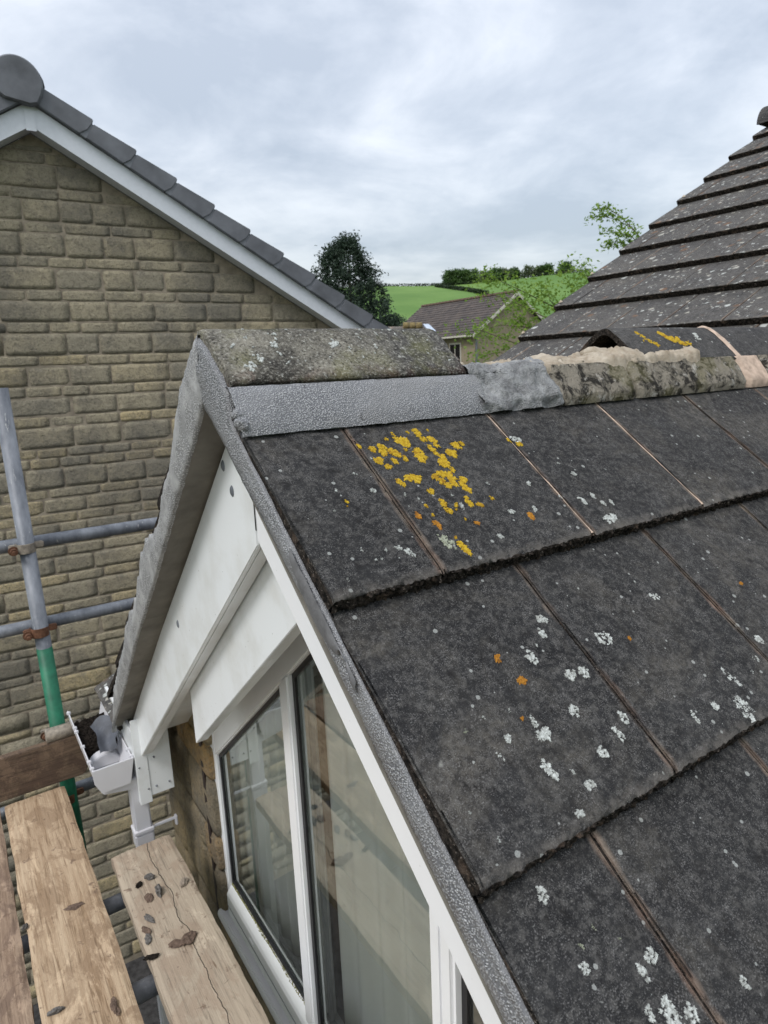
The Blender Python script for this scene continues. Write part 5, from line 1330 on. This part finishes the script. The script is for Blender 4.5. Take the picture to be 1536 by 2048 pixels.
# low roof with a skylight just beyond the ridge
LR = root('low_roof', at_dist(830, 700, 16), 'low dark roof with mossy ridge and a small pale skylight behind the first ridge tile', 'outbuilding')
p0, p1, p2 = at_dist(760, 654, 16), at_dist(845, 651, 16), at_dist(880, 660, 16); b0, b1 = at_dist(740, 720, 15), at_dist(920, 720, 15)
v = [p0, p1, b1, b0]; v = v + [Vector((p.x + fw.x * 2, p.y + fw.y * 2, p.z - .9)) for p in v]; mesh('roof_slope', v, hexa(v)[1], M['tile_main'], LR)
for k in range(3):
    a = at_dist(806 + k * 13, 652, 15.95); b = at_dist(818 + k * 13, 652, 15.95)
    tube('ridge_tile', [a, b], .085, plain('mossy_low_ridge', (.17, .13, .055), .95, var=.4, nsc=20) if k == 0 else bpy.data.materials['mossy_low_ridge'], LR, 8)
a, b, c, d = at_dist(846, 648, 15.9), at_dist(858, 648, 15.9), at_dist(872, 662, 15.8), at_dist(860, 664, 15.8)
v = [a, b, c, d]; v = v + [p + Vector((fw.x * .05, fw.y * .05, -.05)) for p in v]; mesh('skylight', v, hexa(v)[1], M['skylight'], LR)

# trees on the crest of the hill
def hilltree(px, pyt, wpx, mat, label, seed, D=335, dense=60, sz=.55, gap=1.0):
    top = at_dist(px, pyt, D); x, y = top.x, top.y; g = ground_h(x, y); hgt = max(top.z - g, 6); w = wpx * D / FPX / 2
    T = root('hill_tree', (x, y, g), label, 'tree', 'trees along the crest of the hill'); rnd = random.Random(seed); pts = []
    for i in range(dense):
        a = rnd.uniform(0, 6.283); rr = rnd.random() ** .5; zz = rnd.uniform(.12 if gap >= 1 else .3, .93); ww = w * (1 - abs(zz - .5) ** 2 * 2.2) * rr
        c = Vector((x, y, g + hgt * zz)) + rt * (ww * math.cos(a)) + fw * (ww * math.sin(a))
        for k in range(26): pts.append(c + Vector((rnd.gauss(0, .6), rnd.gauss(0, .6), rnd.gauss(0, .55))))
    leaf_cloud('crown', pts, sz, mat, T, seed); tube('trunk', [(x, y, g - .5), (x, y, g + hgt * .6)], [.35, .12], M['bark'], T, 6)
ff, fp = M['leaf_far'], M['leaf_far2']
hilltree(902, 541, 34, ff, 'left-most broad round tree of the clump on the hill crest', 1, dense=110)
hilltree(920, 539, 36, ff, 'second broad tree in the clump, joined to the left-most one', 2, dense=110)
hilltree(942, 540, 30, ff, 'tree ending the dense clump, before the first gap', 3, dense=80)
hilltree(966, 543, 24, fp, 'thin pale tree just right of the dense clump', 4, dense=36, gap=.5)
hilltree(993, 537, 38, ff, 'wide mid-green tree above the distant gable', 5, dense=80)
hilltree(1012, 539, 26, fp, 'pale tree beside the wide mid-green one', 6, dense=44)
hilltree(1030, 536, 20, ff, 'small dark upright tree on the crest', 7, dense=70)
hilltree(1055, 540, 24, fp, 'sparse tree with sky showing below its crown', 8, dense=26, gap=.5)
hilltree(1072, 541, 20, fp, 'second sparse pale tree next to the dark upright one', 9, dense=24, gap=.5)
hilltree(1090, 530, 30, ff, 'tallest tree at the right of the crest row', 10, dense=70)
hilltree(1130, 545, 30, ff, 'tree half hidden by spring twigs at the right', 11, dense=50)
# hedges between the fields
def hedge(name, pxs, r0, r1, h, label):
    pts = []; rnd = random.Random(len(pxs) * 7)
    n = 700
    for i in range(n * 4):
        t = rnd.random(); px = pxs[0] + (pxs[1] - pxs[0]) * t; r = r0 + (r1 - r0) * t
        p = at_dist(px, 580, r); g = ground_h(p.x, p.y); pts.append(Vector((p.x + rnd.gauss(0, .4), p.y + rnd.gauss(0, .4), g + rnd.uniform(0, h))))
    o = leaf_cloud(name, pts, .45, M['hedge'], None, 9); tag(o, label, 'hedge'); o['kind'] = 'stuff'
hedge('crest_hedge', (700, 1180), 331, 331, 1.4, 'dark hedge line along the top of the hill')
hedge('field_hedge', (870, 975), 322, 250, 1.5, 'dark hedge running down between two green fields')

# ---------------------------------------------------------------- put every root empty at the base of its thing
for o, loc in ROOTS:
    o.location = loc
    for c in bpy.data.objects:
        if c.parent is o: c.matrix_parent_inverse = Matrix.Translation(-loc)
